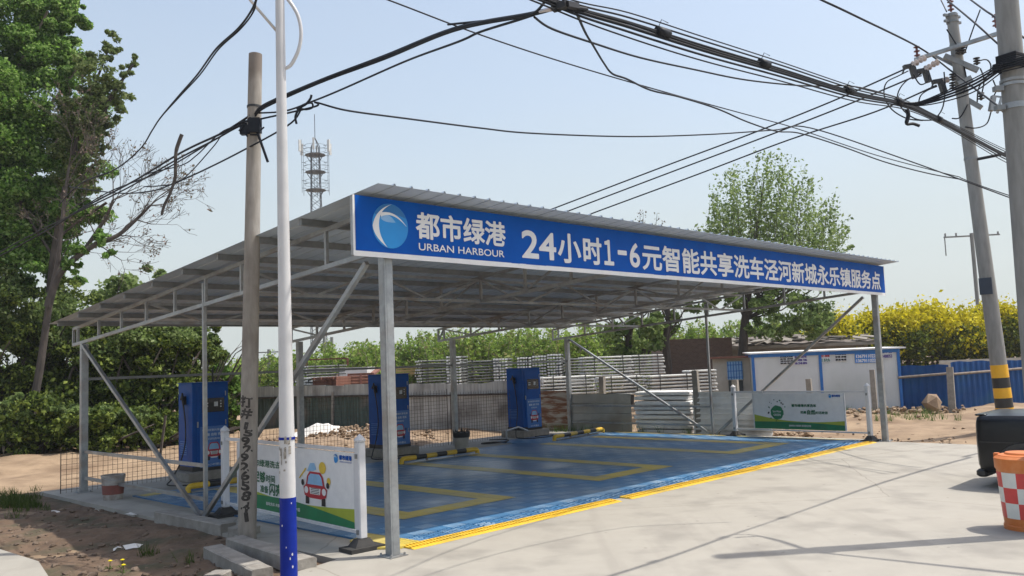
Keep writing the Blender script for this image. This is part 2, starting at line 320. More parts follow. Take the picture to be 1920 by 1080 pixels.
    mr = n.nodes.new('ShaderNodeMapRange'); mr.inputs['To Min'].default_value = .52; mr.inputs['To Max'].default_value = .2; n.links.new(wetf, mr.inputs[0]); n.links.new(mr.outputs[0], b.inputs['Roughness'])
    return m
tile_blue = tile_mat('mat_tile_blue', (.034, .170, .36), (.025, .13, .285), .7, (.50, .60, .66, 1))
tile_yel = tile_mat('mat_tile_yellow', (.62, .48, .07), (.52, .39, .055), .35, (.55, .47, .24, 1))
def apron_joints(m):
    n = m.node_tree; b = n.nodes['Principled BSDF']; old = b.inputs['Base Color'].links[0].from_socket
    tc = n.nodes.new('ShaderNodeTexCoord')
    vo = n.nodes.new('ShaderNodeTexVoronoi'); vo.feature = 'DISTANCE_TO_EDGE'; vo.inputs['Scale'].default_value = .16
    ns = n.nodes.new('ShaderNodeTexNoise'); ns.inputs['Scale'].default_value = 1.3; ns.inputs['Detail'].default_value = 6
    ad = n.nodes.new('ShaderNodeMixRGB'); ad.inputs[0].default_value = .18; n.links.new(tc.outputs['Object'], ns.inputs['Vector']); n.links.new(tc.outputs['Object'], ad.inputs[1]); n.links.new(ns.outputs['Color'], ad.inputs[2]); n.links.new(ad.outputs[0], vo.inputs['Vector'])
    lt = n.nodes.new('ShaderNodeMapRange'); lt.inputs['From Min'].default_value = 0; lt.inputs['From Max'].default_value = .0022; lt.inputs['To Min'].default_value = .55; lt.inputs['To Max'].default_value = 0; n.links.new(vo.outputs['Distance'], lt.inputs[0])
    mx = n.nodes.new('ShaderNodeMixRGB'); n.links.new(lt.outputs[0], mx.inputs[0]); n.links.new(old, mx.inputs[1]); mx.inputs[2].default_value = (.15, .13, .105, 1)
    # small dark specks and oil drips
    v2 = n.nodes.new('ShaderNodeTexVoronoi'); v2.inputs['Scale'].default_value = 2.3; n.links.new(tc.outputs['Object'], v2.inputs['Vector'])
    l2 = n.nodes.new('ShaderNodeMapRange'); l2.inputs['From Min'].default_value = .03; l2.inputs['From Max'].default_value = .06; l2.inputs['To Min'].default_value = .55; l2.inputs['To Max'].default_value = 0; n.links.new(v2.outputs['Distance'], l2.inputs[0])
    m2 = n.nodes.new('ShaderNodeMixRGB'); n.links.new(l2.outputs[0], m2.inputs[0]); n.links.new(mx.outputs[0], m2.inputs[1]); m2.inputs[2].default_value = (.11, .095, .08, 1)
    mp = n.nodes.new('ShaderNodeMapping'); mp.inputs['Rotation'].default_value = (0, 0, -RZ); mp.inputs['Scale'].default_value = (2.4, .16, 1); n.links.new(tc.outputs['Object'], mp.inputs[0])
    n5 = n.nodes.new('ShaderNodeTexNoise'); n5.inputs['Scale'].default_value = 1.0; n5.inputs['Detail'].default_value = 7; n.links.new(mp.outputs[0], n5.inputs['Vector'])
    l5 = n.nodes.new('ShaderNodeMapRange'); l5.inputs['From Min'].default_value = .56; l5.inputs['From Max'].default_value = .72; l5.inputs['To Min'].default_value = 0; l5.inputs['To Max'].default_value = .32; n.links.new(n5.outputs['Fac'], l5.inputs[0])
    m5 = n.nodes.new('ShaderNodeMixRGB'); n.links.new(l5.outputs[0], m5.inputs[0]); n.links.new(m2.outputs[0], m5.inputs[1]); m5.inputs[2].default_value = (.19, .175, .15, 1)
    n.links.new(m5.outputs[0], b.inputs['Base Color'])
apron_joints(concrete)

# ------------------------------------------------------------------ lettering
def glyphs(body):
    c = bpy.data.curves.new('tmp', 'FONT'); c.body = body; c.size = 1.0; c.resolution_u = 4
    o = bpy.data.objects.new('tmp', c); COL.objects.link(o)
    dg = bpy.context.evaluated_depsgraph_get(); dg.update(); me = bpy.data.meshes.new_from_object(o.evaluated_get(dg))
    vs = [(v.co.x, v.co.y) for v in me.vertices]; fs = [tuple(p.vertices) for p in me.polygons]
    bpy.data.objects.remove(o); bpy.data.curves.remove(c); bpy.data.meshes.remove(me)
    return vs, fs
def write(mb, body, org, right, up, width=None, height=.1, bold=0.0, m=None, lift=.002, align='L'):
    """lettering with its box (left/centre, vertical middle) at org; height = cap/ideograph height"""
    vs, fs = glyphs(body)
    if not vs: return
    xs = [v[0] for v in vs]; ys = [v[1] for v in vs]; x0, x1, y0, y1 = min(xs), max(xs), min(ys), max(ys)
    sy = height/(y1-y0); sx = (width/(x1-x0)) if width else sy
    ox = -x0 if align == 'L' else -(x0+x1)/2
    right = Vector(right).normalized(); up = Vector(up).normalized(); nrm = right.cross(up); org = Vector(org)
    P = [org + right*((x+ox)*sx) + up*((y-(y0+y1)/2)*sy) + nrm*lift for x, y in vs]
    P2 = [((x+ox)*sx, (y-(y0+y1)/2)*sy) for x, y in vs]
    mb.add(P, fs, m)
    if bold > 0:
        cnt = {}
        for f in fs:
            for i in range(len(f)):
                e = tuple(sorted((f[i], f[(i+1) % len(f)]))); cnt[e] = cnt.get(e, 0)+1
        key = {}
        for e, k in cnt.items():
            if k != 1: continue
            a, b = P2[e[0]], P2[e[1]]; d = math.hypot(b[0]-a[0], b[1]-a[1])
            if d < 1e-7: continue
            nx, ny = -(b[1]-a[1])/d*bold, (b[0]-a[0])/d*bold
            def W(x, y, z): return org + right*x + up*y + nrm*(lift+z)
            dl = bold*.06
            mb.add([W(a[0]-nx, a[1]-ny, .0003), W(b[0]-nx, b[1]-ny, .0003), W(b[0], b[1], dl), W(a[0], a[1], dl), W(b[0]+nx, b[1]+ny, .0003), W(a[0]+nx, a[1]+ny, .0003)], [(0, 1, 2, 3), (3, 2, 4, 5)], m)
            for q in (a, b): key[(round(q[0], 5), round(q[1], 5))] = q
        for q in key.values():
            ring = [W(q[0]+bold*math.cos(t*math.pi/4), q[1]+bold*math.sin(t*math.pi/4), .0003) for t in range(8)]
            mb.add([W(q[0], q[1], bold*.06)]+ring, [(0, 1+t, 1+(t+1) % 8) for t in range(8)], m)
AX = [1.0]
def shape(mb, pts, org, right, up, sc, m=None, lift=.002):
    right = Vector(right).normalized(); up = Vector(up).normalized(); nrm = right.cross(up); org = Vector(org)
    mb.poly([org + right*(x*sc*AX[0]) + up*(y*sc) + nrm*lift for x, y in pts], m)
def ell(cx, cy, rx, ry, a0=0, a1=360, n=28): return [(cx+rx*math.cos(rad(a0+(a1-a0)*i/n)), cy+ry*math.sin(rad(a0+(a1-a0)*i/n))) for i in range(n+(0 if abs(a1-a0) == 360 else 1))]
def strip(mb, c1, c2, org, right, up, sc, m, lift):
    right = Vector(right).normalized(); up = Vector(up).normalized(); nrm = right.cross(up); org = Vector(org); k = len(c1)
    P = [org+right*(x*sc)+up*(y*sc)+nrm*lift for x, y in c1]+[org+right*(x*sc)+up*(y*sc)+nrm*lift for x, y in c2]
    mb.add(P, [(i+k, i+k+1, i+1, i) for i in range(k-1)], m)
def bez(p0, p1, p2, n=14): return [((1-t)**2*p0[0]+2*t*(1-t)*p1[0]+t*t*p2[0], (1-t)**2*p0[1]+2*t*(1-t)*p1[1]+t*t*p2[1]) for t in [i/n for i in range(n+1)]]
def emblem(mb, org, right, up, r, lift=.002, mats=(0, 1, 2, 3)):
    shape(mb, ell(0, 0, 1, 1, n=40), org, right, up, r, mats[0], lift)
    shape(mb, ell(0, 0, .985, .985, 25, 150, 24)+[(-.55, .35), (-.1, .62), (.45, .52)], org, right, up, r, mats[1], lift+.0012)
    strip(mb, bez((-.52, .42), (-.1, .66), (.30, .18)), bez((-.52, .30), (-.35, .12), (.30, .18)), org, right, up, r, mats[2], lift+.0018)
    strip(mb, bez((.10, .985), (-.55, .72), (-.62, .15))[:-1]+bez((-.62, .15), (-.70, -.45), (-.20, -.965)), bez((.10, .985), (-.80, .70), (-.97, -.05))[:-1]+bez((-.97, -.05), (-.92, -.55), (-.20, -.965)), org, right, up, r, mats[3], lift+.0030)
    strip(mb, bez((-.55, .55), (.30, .80), (.93, .02)), bez((-.50, .38), (.15, .72), (.93, .02)), org, right, up, r, mats[3], lift+.0024)

# ------------------------------------------------------------------ ground
def grid(name, fn, nx, ny, material, smooth=True):
    vs = [fn(i/nx, j/ny) for j in range(ny+1) for i in range(nx+1)]
    fs = [(j*(nx+1)+i, j*(nx+1)+i+1, (j+1)*(nx+1)+i+1, (j+1)*(nx+1)+i) for j in range(ny) for i in range(nx)]
    b = MB(); b.add(vs, fs); return b.build(name, material, smooth=smooth)
from mathutils import noise as mnoise
def gz(x, y):
    p = loc_of(Vector((x, y, 0))); s, v = p.x, p.y
    z = -.10
    inside = (-.9 < s < 15.6 and -26 < v < 11.5) or s < -2.4 and v < 10 or (v < 0.6 and s < 15)
    if not inside:
        d = max(0, min(1, (max(v-11.5, s-15.6, 0 if v > 0 else s-15.6))/3))
        z += d*(.08+.20*mnoise.noise(Vector((x*.25, y*.25, 0))) + .11*mnoise.noise(Vector((x*.9, y*.9, 3))) + .04*mnoise.noise(Vector((x*2.2, y*2.2, 8))))
    return z
def gfun(a, b):
    x = -45+90*a; y = -12+80*b; return (x, y, gz(x, y))
g1 = grid('ground', gfun, 260, 230, dirt); tag(g1, None, None, kind='structure')
far = MB(); far.add([(-330, -60, -.35), (330, -60, -.35), (330, 420, -.35), (-330, 420, -.35)], [(0, 1, 2, 3)])
tag(far.build('terrain', dirt), None, None, kind='structure')
ap = MB(); ap.prism([L(*p, -.12) for p in ((-.5, 11.0), (-.5, .42), (-1.75, .12), (-1.75, -26), (14.75, -26), (14.8, .2), (15.2, .5), (15.2, 11.0))], (0, 0, .12))
tag(ap.build('concrete_apron', concrete), None, None, kind='structure')
pa = MB(); pa.prism([L(*p, -.12) for p in ((-2.95, 7.4), (-2.75, 3.6), (-2.95, 2.6), (-2.9, -20), (-6.5, -20), (-6.5, 7.4))], (0, 0, .11))
tag(pa.build('concrete_path', concrete), None, None, kind='structure')
def sfun(a, b):
    s = -3.0+2.6*a; v = -.1+11.6*b; p = L(s, v)
    edge = min(1, min(a, 1-a)*7)
    z = -.07 + edge*(.075*mnoise.noise(Vector((p.x*.8, p.y*.8, 7)))+.045*mnoise.noise(Vector((p.x*2.6, p.y*2.6, 1)))+.018*mnoise.noise(Vector((p.x*9, p.y*9, 2))))
    z += .05*math.exp(-((s+1.1)**2+(v-4.3)**2*.25))
    return (p.x, p.y, z)
tag(grid('soil', sfun, 90, 320, soil), None, None, kind='structure')

# ------------------------------------------------------------------ carport
WD = 14.88; DP = 10.0; RS0, RS1 = -.44, 15.47; RV0, RV1 = -.49, 10.72
SLOPE = .0842; ZR0 = 4.293
def zr(v): return ZR0 - SLOPE*v
carport = thing('carport', 'grey galvanized steel carport with ribbed sheet roof over the wash bays', 'carport', A0, RZ)
def steelpost(s, v, z1, wd, plate=.26):
    b = MB(); b.box((s, v, z1/2), (wd, wd, z1)); b.box((s, v, .006), (plate, plate, .012))
    for q in ((-1, -1), (1, -1), (1, 1), (-1, 1)): b.tube([(s+q[0]*plate*.38, v+q[1]*plate*.38, .01), (s+q[0]*plate*.38, v+q[1]*plate*.38, .04)], .013, 6)
    if wd > .1:
        for q in (-1, 1): b.box((s+q*wd*.502, v, z1/2), (.006, wd*.62, z1-.04)); b.box((s, v+q*wd*.502, z1/2), (wd*.62, .006, z1-.04))
    return b.build('post', galv, carport)
for s in (0, WD): steelpost(s, 0, 4.08, .122)
for s in (0, WD/3, 2*WD/3, WD): steelpost(s, DP, zr(DP)-.50, .125)
for s in (0, WD): steelpost(s, 4.76, zr(4.76)-.2, .055, .14)
# roof sheet: trapezoid ribs run down the slope
rb = MB(); vs = []; pitch = .258; t = .003; xs = []; x = RS0
while x < RS1-.02:
    for dx, dz in ((0, 0), (.215, 0), (.228, .024), (.243, .024), (.256, 0)):
        if x+dx <= RS1: xs.append((x+dx, dz))
    x += pitch
for v in (RV0, RV1):
    for x, dz in xs: vs.append((x, v, zr(v)+dz))
n = len(xs)
rb.add(vs, [(i, i+1, n+i+1, n+i) for i in range(n-1)]); rb.add([(a, b, c+t) for a, b, c in vs], [(n+i, n+i+1, i+1, i) for i in range(n-1)])
for k in (0, n): rb.add([vs[k+i] for i in range(n)]+[(vs[k+i][0], vs[k+i][1], vs[k+i][2]+t) for i in range(n)], [(i, i+1, n+i+1, n+i) if k else (i+1, i, n+i, n+i+1) for i in range(n-1)])
rb.build('roof_sheet', roofm, carport)
PV = [.08, 1.26, 2.36, 3.54, 4.70, 5.82, 6.98, 8.10, 9.22, 10.35]
for v in PV:
    b = MB(); z = zr(v); b.box((.5*(RS0+RS1)+.01, v, z-.045), (RS1-RS0-.08, .06, .088)); b.build('purlin', galv_d, carport)
def zbot(v): return 3.66-.0668*v
for k, s in enumerate((0, WD/3, 2*WD/3, WD)):
    ch = MB(); ch.bar((s, .1, zr(.1)-.118), (s, 10.6, zr(10.6)-.118), .05, .055); ch.bar((s, .1, zbot(.1)), (s, 10.62, zbot(10.62)), .05, .06)
    tr = ch.build('truss', galv, carport)
    vv = PV[1:]+[10.6]
    for v in vv: wb = MB(); wb.bar((s, v, zbot(v)+.03), (s, v, zr(v)-.145), .045, .045); wb.build('vertical_web', galv, tr)
    if k in (1, 2):
        for i in range(0, len(vv)-1):
            a, c = vv[i], vv[i+1]; dg = MB()
            if i % 2: dg.bar((s, a+.03, zbot(a)+.03), (s, c-.03, zr(c)-.15), .035)
            else: dg.bar((s, a+.03, zr(a)-.15), (s, c-.03, zbot(c)+.03), .035)
            dg.build('diagonal_web', galv, tr)
# cross-width lattice under the roof (front beam behind the banner and two mid lattices)
for v in (.12, 3.56, 7.0):
    b = MB(); lo, hi = (3.62, 4.15) if v < 1 else (zbot(v)+.001, zr(v)-.17)
    b.bar((0.09, v, lo), (WD-.09, v, lo), .05); b.bar((0.05, v+.002, hi), (WD-.05, v+.002, hi), .045); bm = b.build('cross_beam', galv, carport)
    N = 12
    for i in range(N):
        a, c = WD*i/N+.05, WD*(i+1)/N-.05
        d = MB(); d.bar((a, v, lo if i % 2 else hi), (c, v, hi if i % 2 else lo), .034); d.build('diagonal_web', galv, bm)
for s in (0, WD):
    o = -.055 if s == 0 else .055
    for a, c in (((s+o, 9.92, 2.92), (s+o, 4.84, .02)), ((s+o, .3, 3.52), (s+o, 4.70, .02))):
        b = MB(); b.bar(a, c, .06, .06); b.build('brace', galv, carport)
    for z in (.80, .28):
        b = MB(); b.bar((s, 9.92, z), (s, 4.80, z), .05, .055); b.build('side_rail', galv, carport)
b = MB(); b.bar((.08, 10.0, 2.24), (WD-.08, 10.0, 2.24), .045, .055); b.build('back_rail', galv_d, carport)

# ------------------------------------------------------------------ banner sign
BZ0, BZ1, BS0, BS1 = 3.537, 4.262, -.395, 15.37
ban = thing('banner_sign', 'long blue banner with white Chinese lettering under the roof edge', 'sign', L(-.165, -.115, -.012), RZ)
R_, U_ = (1, 0, 0), (0, 0, 1)
b = MB(); b.box(((BS0+BS1)/2, .0, (BZ0+BZ1)/2), (BS1-BS0, .05, BZ1-BZ0-.02)); b.build('back_frame', galv, ban)
b = MB(); N = 120; vs = []
for j in range(9):
    z = BZ0+.062+(BZ1-BZ0-.062)*j/8
    for i in range(N+1):
        s = BS0+.03+(BS1-BS0-.045)*i/N
        vs.append((s, -.032+.0035*mnoise.noise(Vector((s*1.3, z*2.2, 0)))+.002*mnoise.noise(Vector((s*4, z*3, 5))), z))
b.add(vs, [(j*(N+1)+i, j*(N+1)+i+1, (j+1)*(N+1)+i+1, (j+1)*(N+1)+i) for j in range(8) for i in range(N)])
b.build('printed_face', blue_b, ban, smooth=True)
b = MB(); vs = []
for j in range(2):
    for i in range(N+1):
        s = BS0+(BS1-BS0)*i/N; vs.append((s, -.034+.006*mnoise.noise(Vector((s*2, j, 3))), BZ0+.066 if j else BZ0+.004-.012*abs(mnoise.noise(Vector((s*.9, 2, 0))))))
b.add(vs, [(i, i+1, N+2+i, N+1+i) for i in range(N)]); b.box((BS0+.010, -.030, (BZ0+BZ1)/2+.004), (.024, .012, BZ1-BZ0-.01)); b.box((BS1-.004, -.030, (BZ0+BZ1)/2), (.014, .012, BZ1-BZ0))
b.build('white_border', white_p, ban)
b = MB(); yb = -.038
write(b, '都市绿港', (.545, yb, 3.985), R_, U_, 1.56, .325, .0095, 0, .001)
write(b, 'URBAN HARBOUR', (.575, yb, 3.715), R_, U_, 1.50, .09, .0012, 0, .001)
for ch, x0, x1, hh, zo in (('24', 2.44, 3.14, .375, 0), ('小', 3.20, 3.70, .42, 0), ('时', 3.78, 4.20, .40, 0), ('１', 4.28, 4.50, .375, 0), ('-', 4.63, 4.84, .05, .02), ('6', 4.94, 5.19, .375, 0)): write(b, ch, (x0, yb, 3.888+zo), R_, U_, x1-x0, hh, .0125, 0, .001)
write(b, '元智能共享洗车泾河新城永乐镇服务点', (5.28, yb, 3.885), R_, U_, 9.80, .42, .0115, 0, .001)
b.build('lettering', white_p, ban)
b = MB(); emblem(b, (.14, yb, 3.932), R_, U_, .272, .001); b.build('emblem', [logo_blue, logo_teal, logo_fade, white_p], ban)

# ------------------------------------------------------------------ wash-bay mat
fm = thing('floor_mat', 'blue interlocking plastic tile mat with yellow bay lines', 'floor mat', A0, RZ)
b = MB(); TH = .022
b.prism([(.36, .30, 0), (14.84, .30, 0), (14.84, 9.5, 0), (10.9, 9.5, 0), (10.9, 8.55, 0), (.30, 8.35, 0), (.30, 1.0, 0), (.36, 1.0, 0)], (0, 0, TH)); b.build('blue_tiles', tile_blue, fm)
def line(pts, wd, nm='bay_line', m=None):
    b = MB(); P = [Vector((x, y, TH+.004)) for x, y in pts]; n = len(P); lf, rt = [], []
    for i, p in enumerate(P):
        d0 = (p-P[i-1]).normalized() if i else None; d1 = (P[i+1]-p).normalized() if i < n-1 else None
        d = ((d0 or d1)+(d1 or d0)).normalized(); k = Vector((-d.y, d.x, 0)); c = k.dot(Vector((-(d1 or d0).y, (d1 or d0).x, 0))); k = k*(wd/2/max(c, .3)); lf.append(p+k); rt.append(p-k)
    b.add(lf+rt, [(n+i, n+i+1, i+1, i) for i in range(n-1)]); return b.build(nm, m or tile_yel, fm)
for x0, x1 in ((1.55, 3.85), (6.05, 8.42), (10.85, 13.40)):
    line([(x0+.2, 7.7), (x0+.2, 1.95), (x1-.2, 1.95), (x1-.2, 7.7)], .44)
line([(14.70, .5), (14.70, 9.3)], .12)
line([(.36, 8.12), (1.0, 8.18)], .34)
def ramp(s0, s1):
    b = MB(); b.prism([(s0, .05, .002), (s0, .10, .014), (s0, .30, TH+.006), (s0, .30, .002)], (s1-s0, 0, 0))
    n = int((s1-s0)/.055)
    for i in range(n):
        s = s0+.02+i*.055
        b.box((s, .14, .022), (.022, .05, .010)); b.box((s+.027, .235, .029), (.022, .05, .010))
    b.build('edge_ramp', yellow, fm)
ramp(.36, 4.52); ramp(4.78, 14.5)
b = MB(); pc_ = [loc_of(gnd(x, y)) for x, y in ((656, 1017), (690, 1003), (792, 1019), (748, 1030), (704, 1031))]; b.prism([(q.x, q.y, .003) for q in reversed(pc_)], (0, 0, TH+.003)); b.build('corner_tile', tile_yel, fm)
# tiled relief close to the camera is real: small bars on the near sunlit strip
b = MB()
for i in range(360):
    for j in range(7):
        s = .45+i*.04; v = .34+j*.05
        if ((i//5)+j) % 2 == 0 and s < 14.7: b.box((s, v, TH+.003), (.012, .034, .006))
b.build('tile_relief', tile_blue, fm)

# ------------------------------------------------------------------ wheel stops
def wheel_stop(a, c, label):
    t = thing('wheel_stop', label, 'wheel stop', L(*a, TH), RZ+math.atan2(c[1]-a[1], c[0]-a[0]), 'striped wheel stops on the mat')
    ln = math.hypot(c[0]-a[0], c[1]-a[1]); n = 7
    for i in range(n):
        b = MB(); b.tube([(ln*i/n, 0, .115), (ln*(i+1)/n, 0, .115)], .058, 14)
        if i in (0, n-1): e, q = (0, -1) if i == 0 else (ln, 1); b.tube([(e, 0, .115), (e+q*.05, 0, .11), (e+q*.085, 0, .085), (e+q*.09, 0, .0)], .056, 14)
        smooth_auto(b.build('black_stripe' if i % 2 else 'yellow_stripe', black_pl if i % 2 else yellow, t))
    b = MB(); b.box((ln/2, 0, .012), (ln+.1, .16, .02)); b.box((ln*.3, 0, .04), (.04, .05, .07)); b.box((ln*.7, 0, .04), (.04, .05, .07)); b.build('base_plate', galv, t)
wheel_stop((1.15, 7.66), (3.42, 7.66), 'black and yellow pipe wheel stop before the cabinet behind the thin side post')
wheel_stop((6.12, 7.50), (8.34, 7.52), 'black and yellow pipe wheel stop between middle blue cabinet and pale bin')
wheel_stop((11.86, 7.95), (14.30, 8.28), 'black and yellow pipe wheel stop before the cabinet beside the rusty sheet')

# ------------------------------------------------------------------ wash machines
def icon_car(mb, org, right, up, h, mats):       # plain front view of a red car, no face
    r, k, wv, g = mats
    shape(mb, [(-.36, -.02), (-.30, .28), (-.20, .42), (.20, .42), (.30, .28), (.36, -.02)], org, right, up, h, r, .001)
    shape(mb, [(-.29, .04), (-.24, .28), (-.16, .36), (.16, .36), (.24, .28), (.29, .04)], org, right, up, h, g, .0018)
    shape(mb, [(-.40, -.28), (-.44, -.05), (-.34, .05), (.34, .05), (.44, -.05), (.40, -.28), (.2, -.34), (-.2, -.34)], org, right, up, h, r, .0026)
    for q in (-1, 1):
        shape(mb, ell(q*.33, -.12, .075, .10, n=16), org, right, up, h, wv, .0034)
        shape(mb, ell(q*.47, .08, .055, .09, n=12), org, right, up, h, k, .0034)
        shape(mb, [(q*.30-.07, -.52), (q*.30+.07, -.52), (q*.30+.065, -.30), (q*.30-.065, -.30)], org, right, up, h, k, .0012)
    shape(mb, [(-.18, -.22), (.18, -.22), (.21, -.04), (-.21, -.04)], org, right, up, h, wv, .0034)
    for i in range(4): shape(mb, [(-.16, -.20+i*.045), (.16, -.20+i*.045), (.16, -.18+i*.045), (-.16, -.18+i*.045)], org, right, up, h, k, .0042)
    shape(mb, [(-.24, -.33), (.24, -.33), (.14, -.41), (-.14, -.41)], org, right, up, h, wv, .0020)
def machine(label):
    t = thing('car_wash_machine', label, 'car wash machine', (0, 0, 0), 0, 'blue self service wash cabinets at the back of the bays')
    Wm, Dm, Hm, z0 = .82, .66, 1.86, .20
    b = MB(); b.cbox((0, Dm/2, z0/2+.001), (1.15, Dm+.3, z0), .015); b.build('plinth', concrete_b, t)
    b = MB(); b.cbox((0, Dm/2, z0+Hm/2), (Wm, Dm, Hm), .012); b.box((0, Dm/2, z0+Hm+.008), (Wm+.03, Dm+.03, .016))
    b.build('cabinet', mach_blue, t)
    b = MB(); b.cbox((.03, -.009, z0+Hm/2+.04), (Wm-.14, .016, Hm-.22), .006); dr = b.build('door', mach_blue, t)
    b = MB(); b.box((-.30, -.022, z0+.98), (.03, .012, .12)); b.box((-.30, -.034, z0+1.0), (.018, .014, .06)); b.build('handle', galv, dr)
    b = MB(); b.box((.05, -.022, z0+1.38), (.50, .014, .30)); cp = b.build('control_panel', dark_glass, t)
    for x_, z_, w_, h_ in ((.11, 1.40, .09, .10), (-.12, 1.42, .10, .03), (-.12, 1.36, .10, .03), (.22, 1.46, .028, .028), (.22, 1.40, .028, .028), (.22, 1.34, .028, .028)): b = MB(); b.box((x_, -.0305, z0+z_), (w_, .004, h_)); b.build('button_label', screen_w, cp)
    b = MB(); b.box((.06, -.0195, z0+.50), (.62, .004, .86)); b.build('decal', mach_blue2, t)
    b = MB(); q = (.06, -.0215, z0+.85)
    write(b, '都市绿港共享洗车', q, R_, U_, .52, .05, .001, 0, .0008, 'C'); write(b, '智能 自助 洗车', (.06, -.0215, z0+.755), R_, U_, .44, .06, .002, 0, .0008, 'C')
    write(b, '扫码启动', (.06, -.0215, z0+.665), R_, U_, .26, .045, .001, 0, .0008, 'C'); write(b, '24小时营业', (.06, -.0215, z0+.12), R_, U_, .36, .05, .001, 0, .0008, 'C')
    b.build('lettering', grey_txt, t)
    b = MB(); icon_car(b, (.06, -.0215, z0+.42), R_, U_, .40, (0, 1, 2, 3)); b.build('car_emblem', [red_ink, black_ink, white_p, skyblue_ink], t)
    xl = -Wm/2
    b = MB(); b.box((0, Dm/2, z0+.05), (Wm+.012, Dm+.012, .10)); b.build('skirt', black_pl, t)
    b = MB()
    for i in range(7): b.box((xl-.004, Dm*.62, z0+.35+i*.045), (.012, .30, .018), Matrix.Rotation(.5, 3, 'Y'))
    b.build('vent_louvre', mach_blue2, t)
    for z_ in (.42, 1.0, 1.62): b = MB(); b.tube([(Wm/2-.075, -.02, z0+z_-.05), (Wm/2-.075, -.02, z0+z_+.05)], .012, 8); b.build('hinge', galv, t)
    b = MB(); b.box((xl-.02, .30, z0+1.50), (.04, .06, .18)); hd = b.build('gun_holder', black_pl, t)
    b = MB(); b.tube([(xl-.06, .34, z0+1.66), (xl-.07, .30, z0+1.52), (xl-.06, .26, z0+1.30)], [.02, .028, .016], 8); b.bar((xl-.06, .33, z0+1.62), (xl-.06, .42, z0+1.52), .03); b.build('spray_gun', black_pl, t)
    b = MB(); pts = [(xl-.06, .26, z0+1.30), (xl-.05, .22, z0+1.0), (xl-.09, .15, z0+.6), (xl-.25, .05, z0+.2), (xl-.55, -.2, .12), (xl-.75, -.5, .06), (xl-.5, -.85, .05), (xl+.1, -.95, .05), (xl+.5, -.75, .05), (xl+.3, -.5, .05), (xl-.1, -.55, .05)]
    b.tube(crom(pts, 5), .014, 7); b.build('hose', black_rub, t, smooth=True)
    b = MB(); b.tube([(.20, .3, z0+Hm), (.20, .3, z0+Hm+.30), (.24, .3, z0+Hm+.36)], .02, 8); b.build('vent_pipe', black_pl, t)
    return t
def crom(P, k=6):
    P = [Vector(p) for p in P]; out = []
    for i in range(len(P)-1):
        a, b, c, d = P[max(i-1, 0)], P[i], P[i+1], P[min(i+2, len(P)-1)]
        for j in range(k):
            t = j/k; out.append(.5*((2*b)+(c-a)*t+(2*a-5*b+4*c-d)*t*t+(3*b-a-3*c+d)*t**3))
    out.append(P[-1]); return out
m0 = machine('blue wash cabinet behind the thin side post, nearest the paint bucket')
for i, (s, v, lab) in enumerate(((2.38, 9.40, None), (7.38, 9.35, 'blue wash cabinet partly hidden by the thick front post'), (12.85, 9.75, 'blue wash cabinet standing beside the rusty fence sheet'))):
    o = m0 if i == 0 else copy_tree(m0)
    o.location = L(s, v, 0.001); o.rotation_euler = (0, 0, RZ)
    if lab: o['label'] = lab

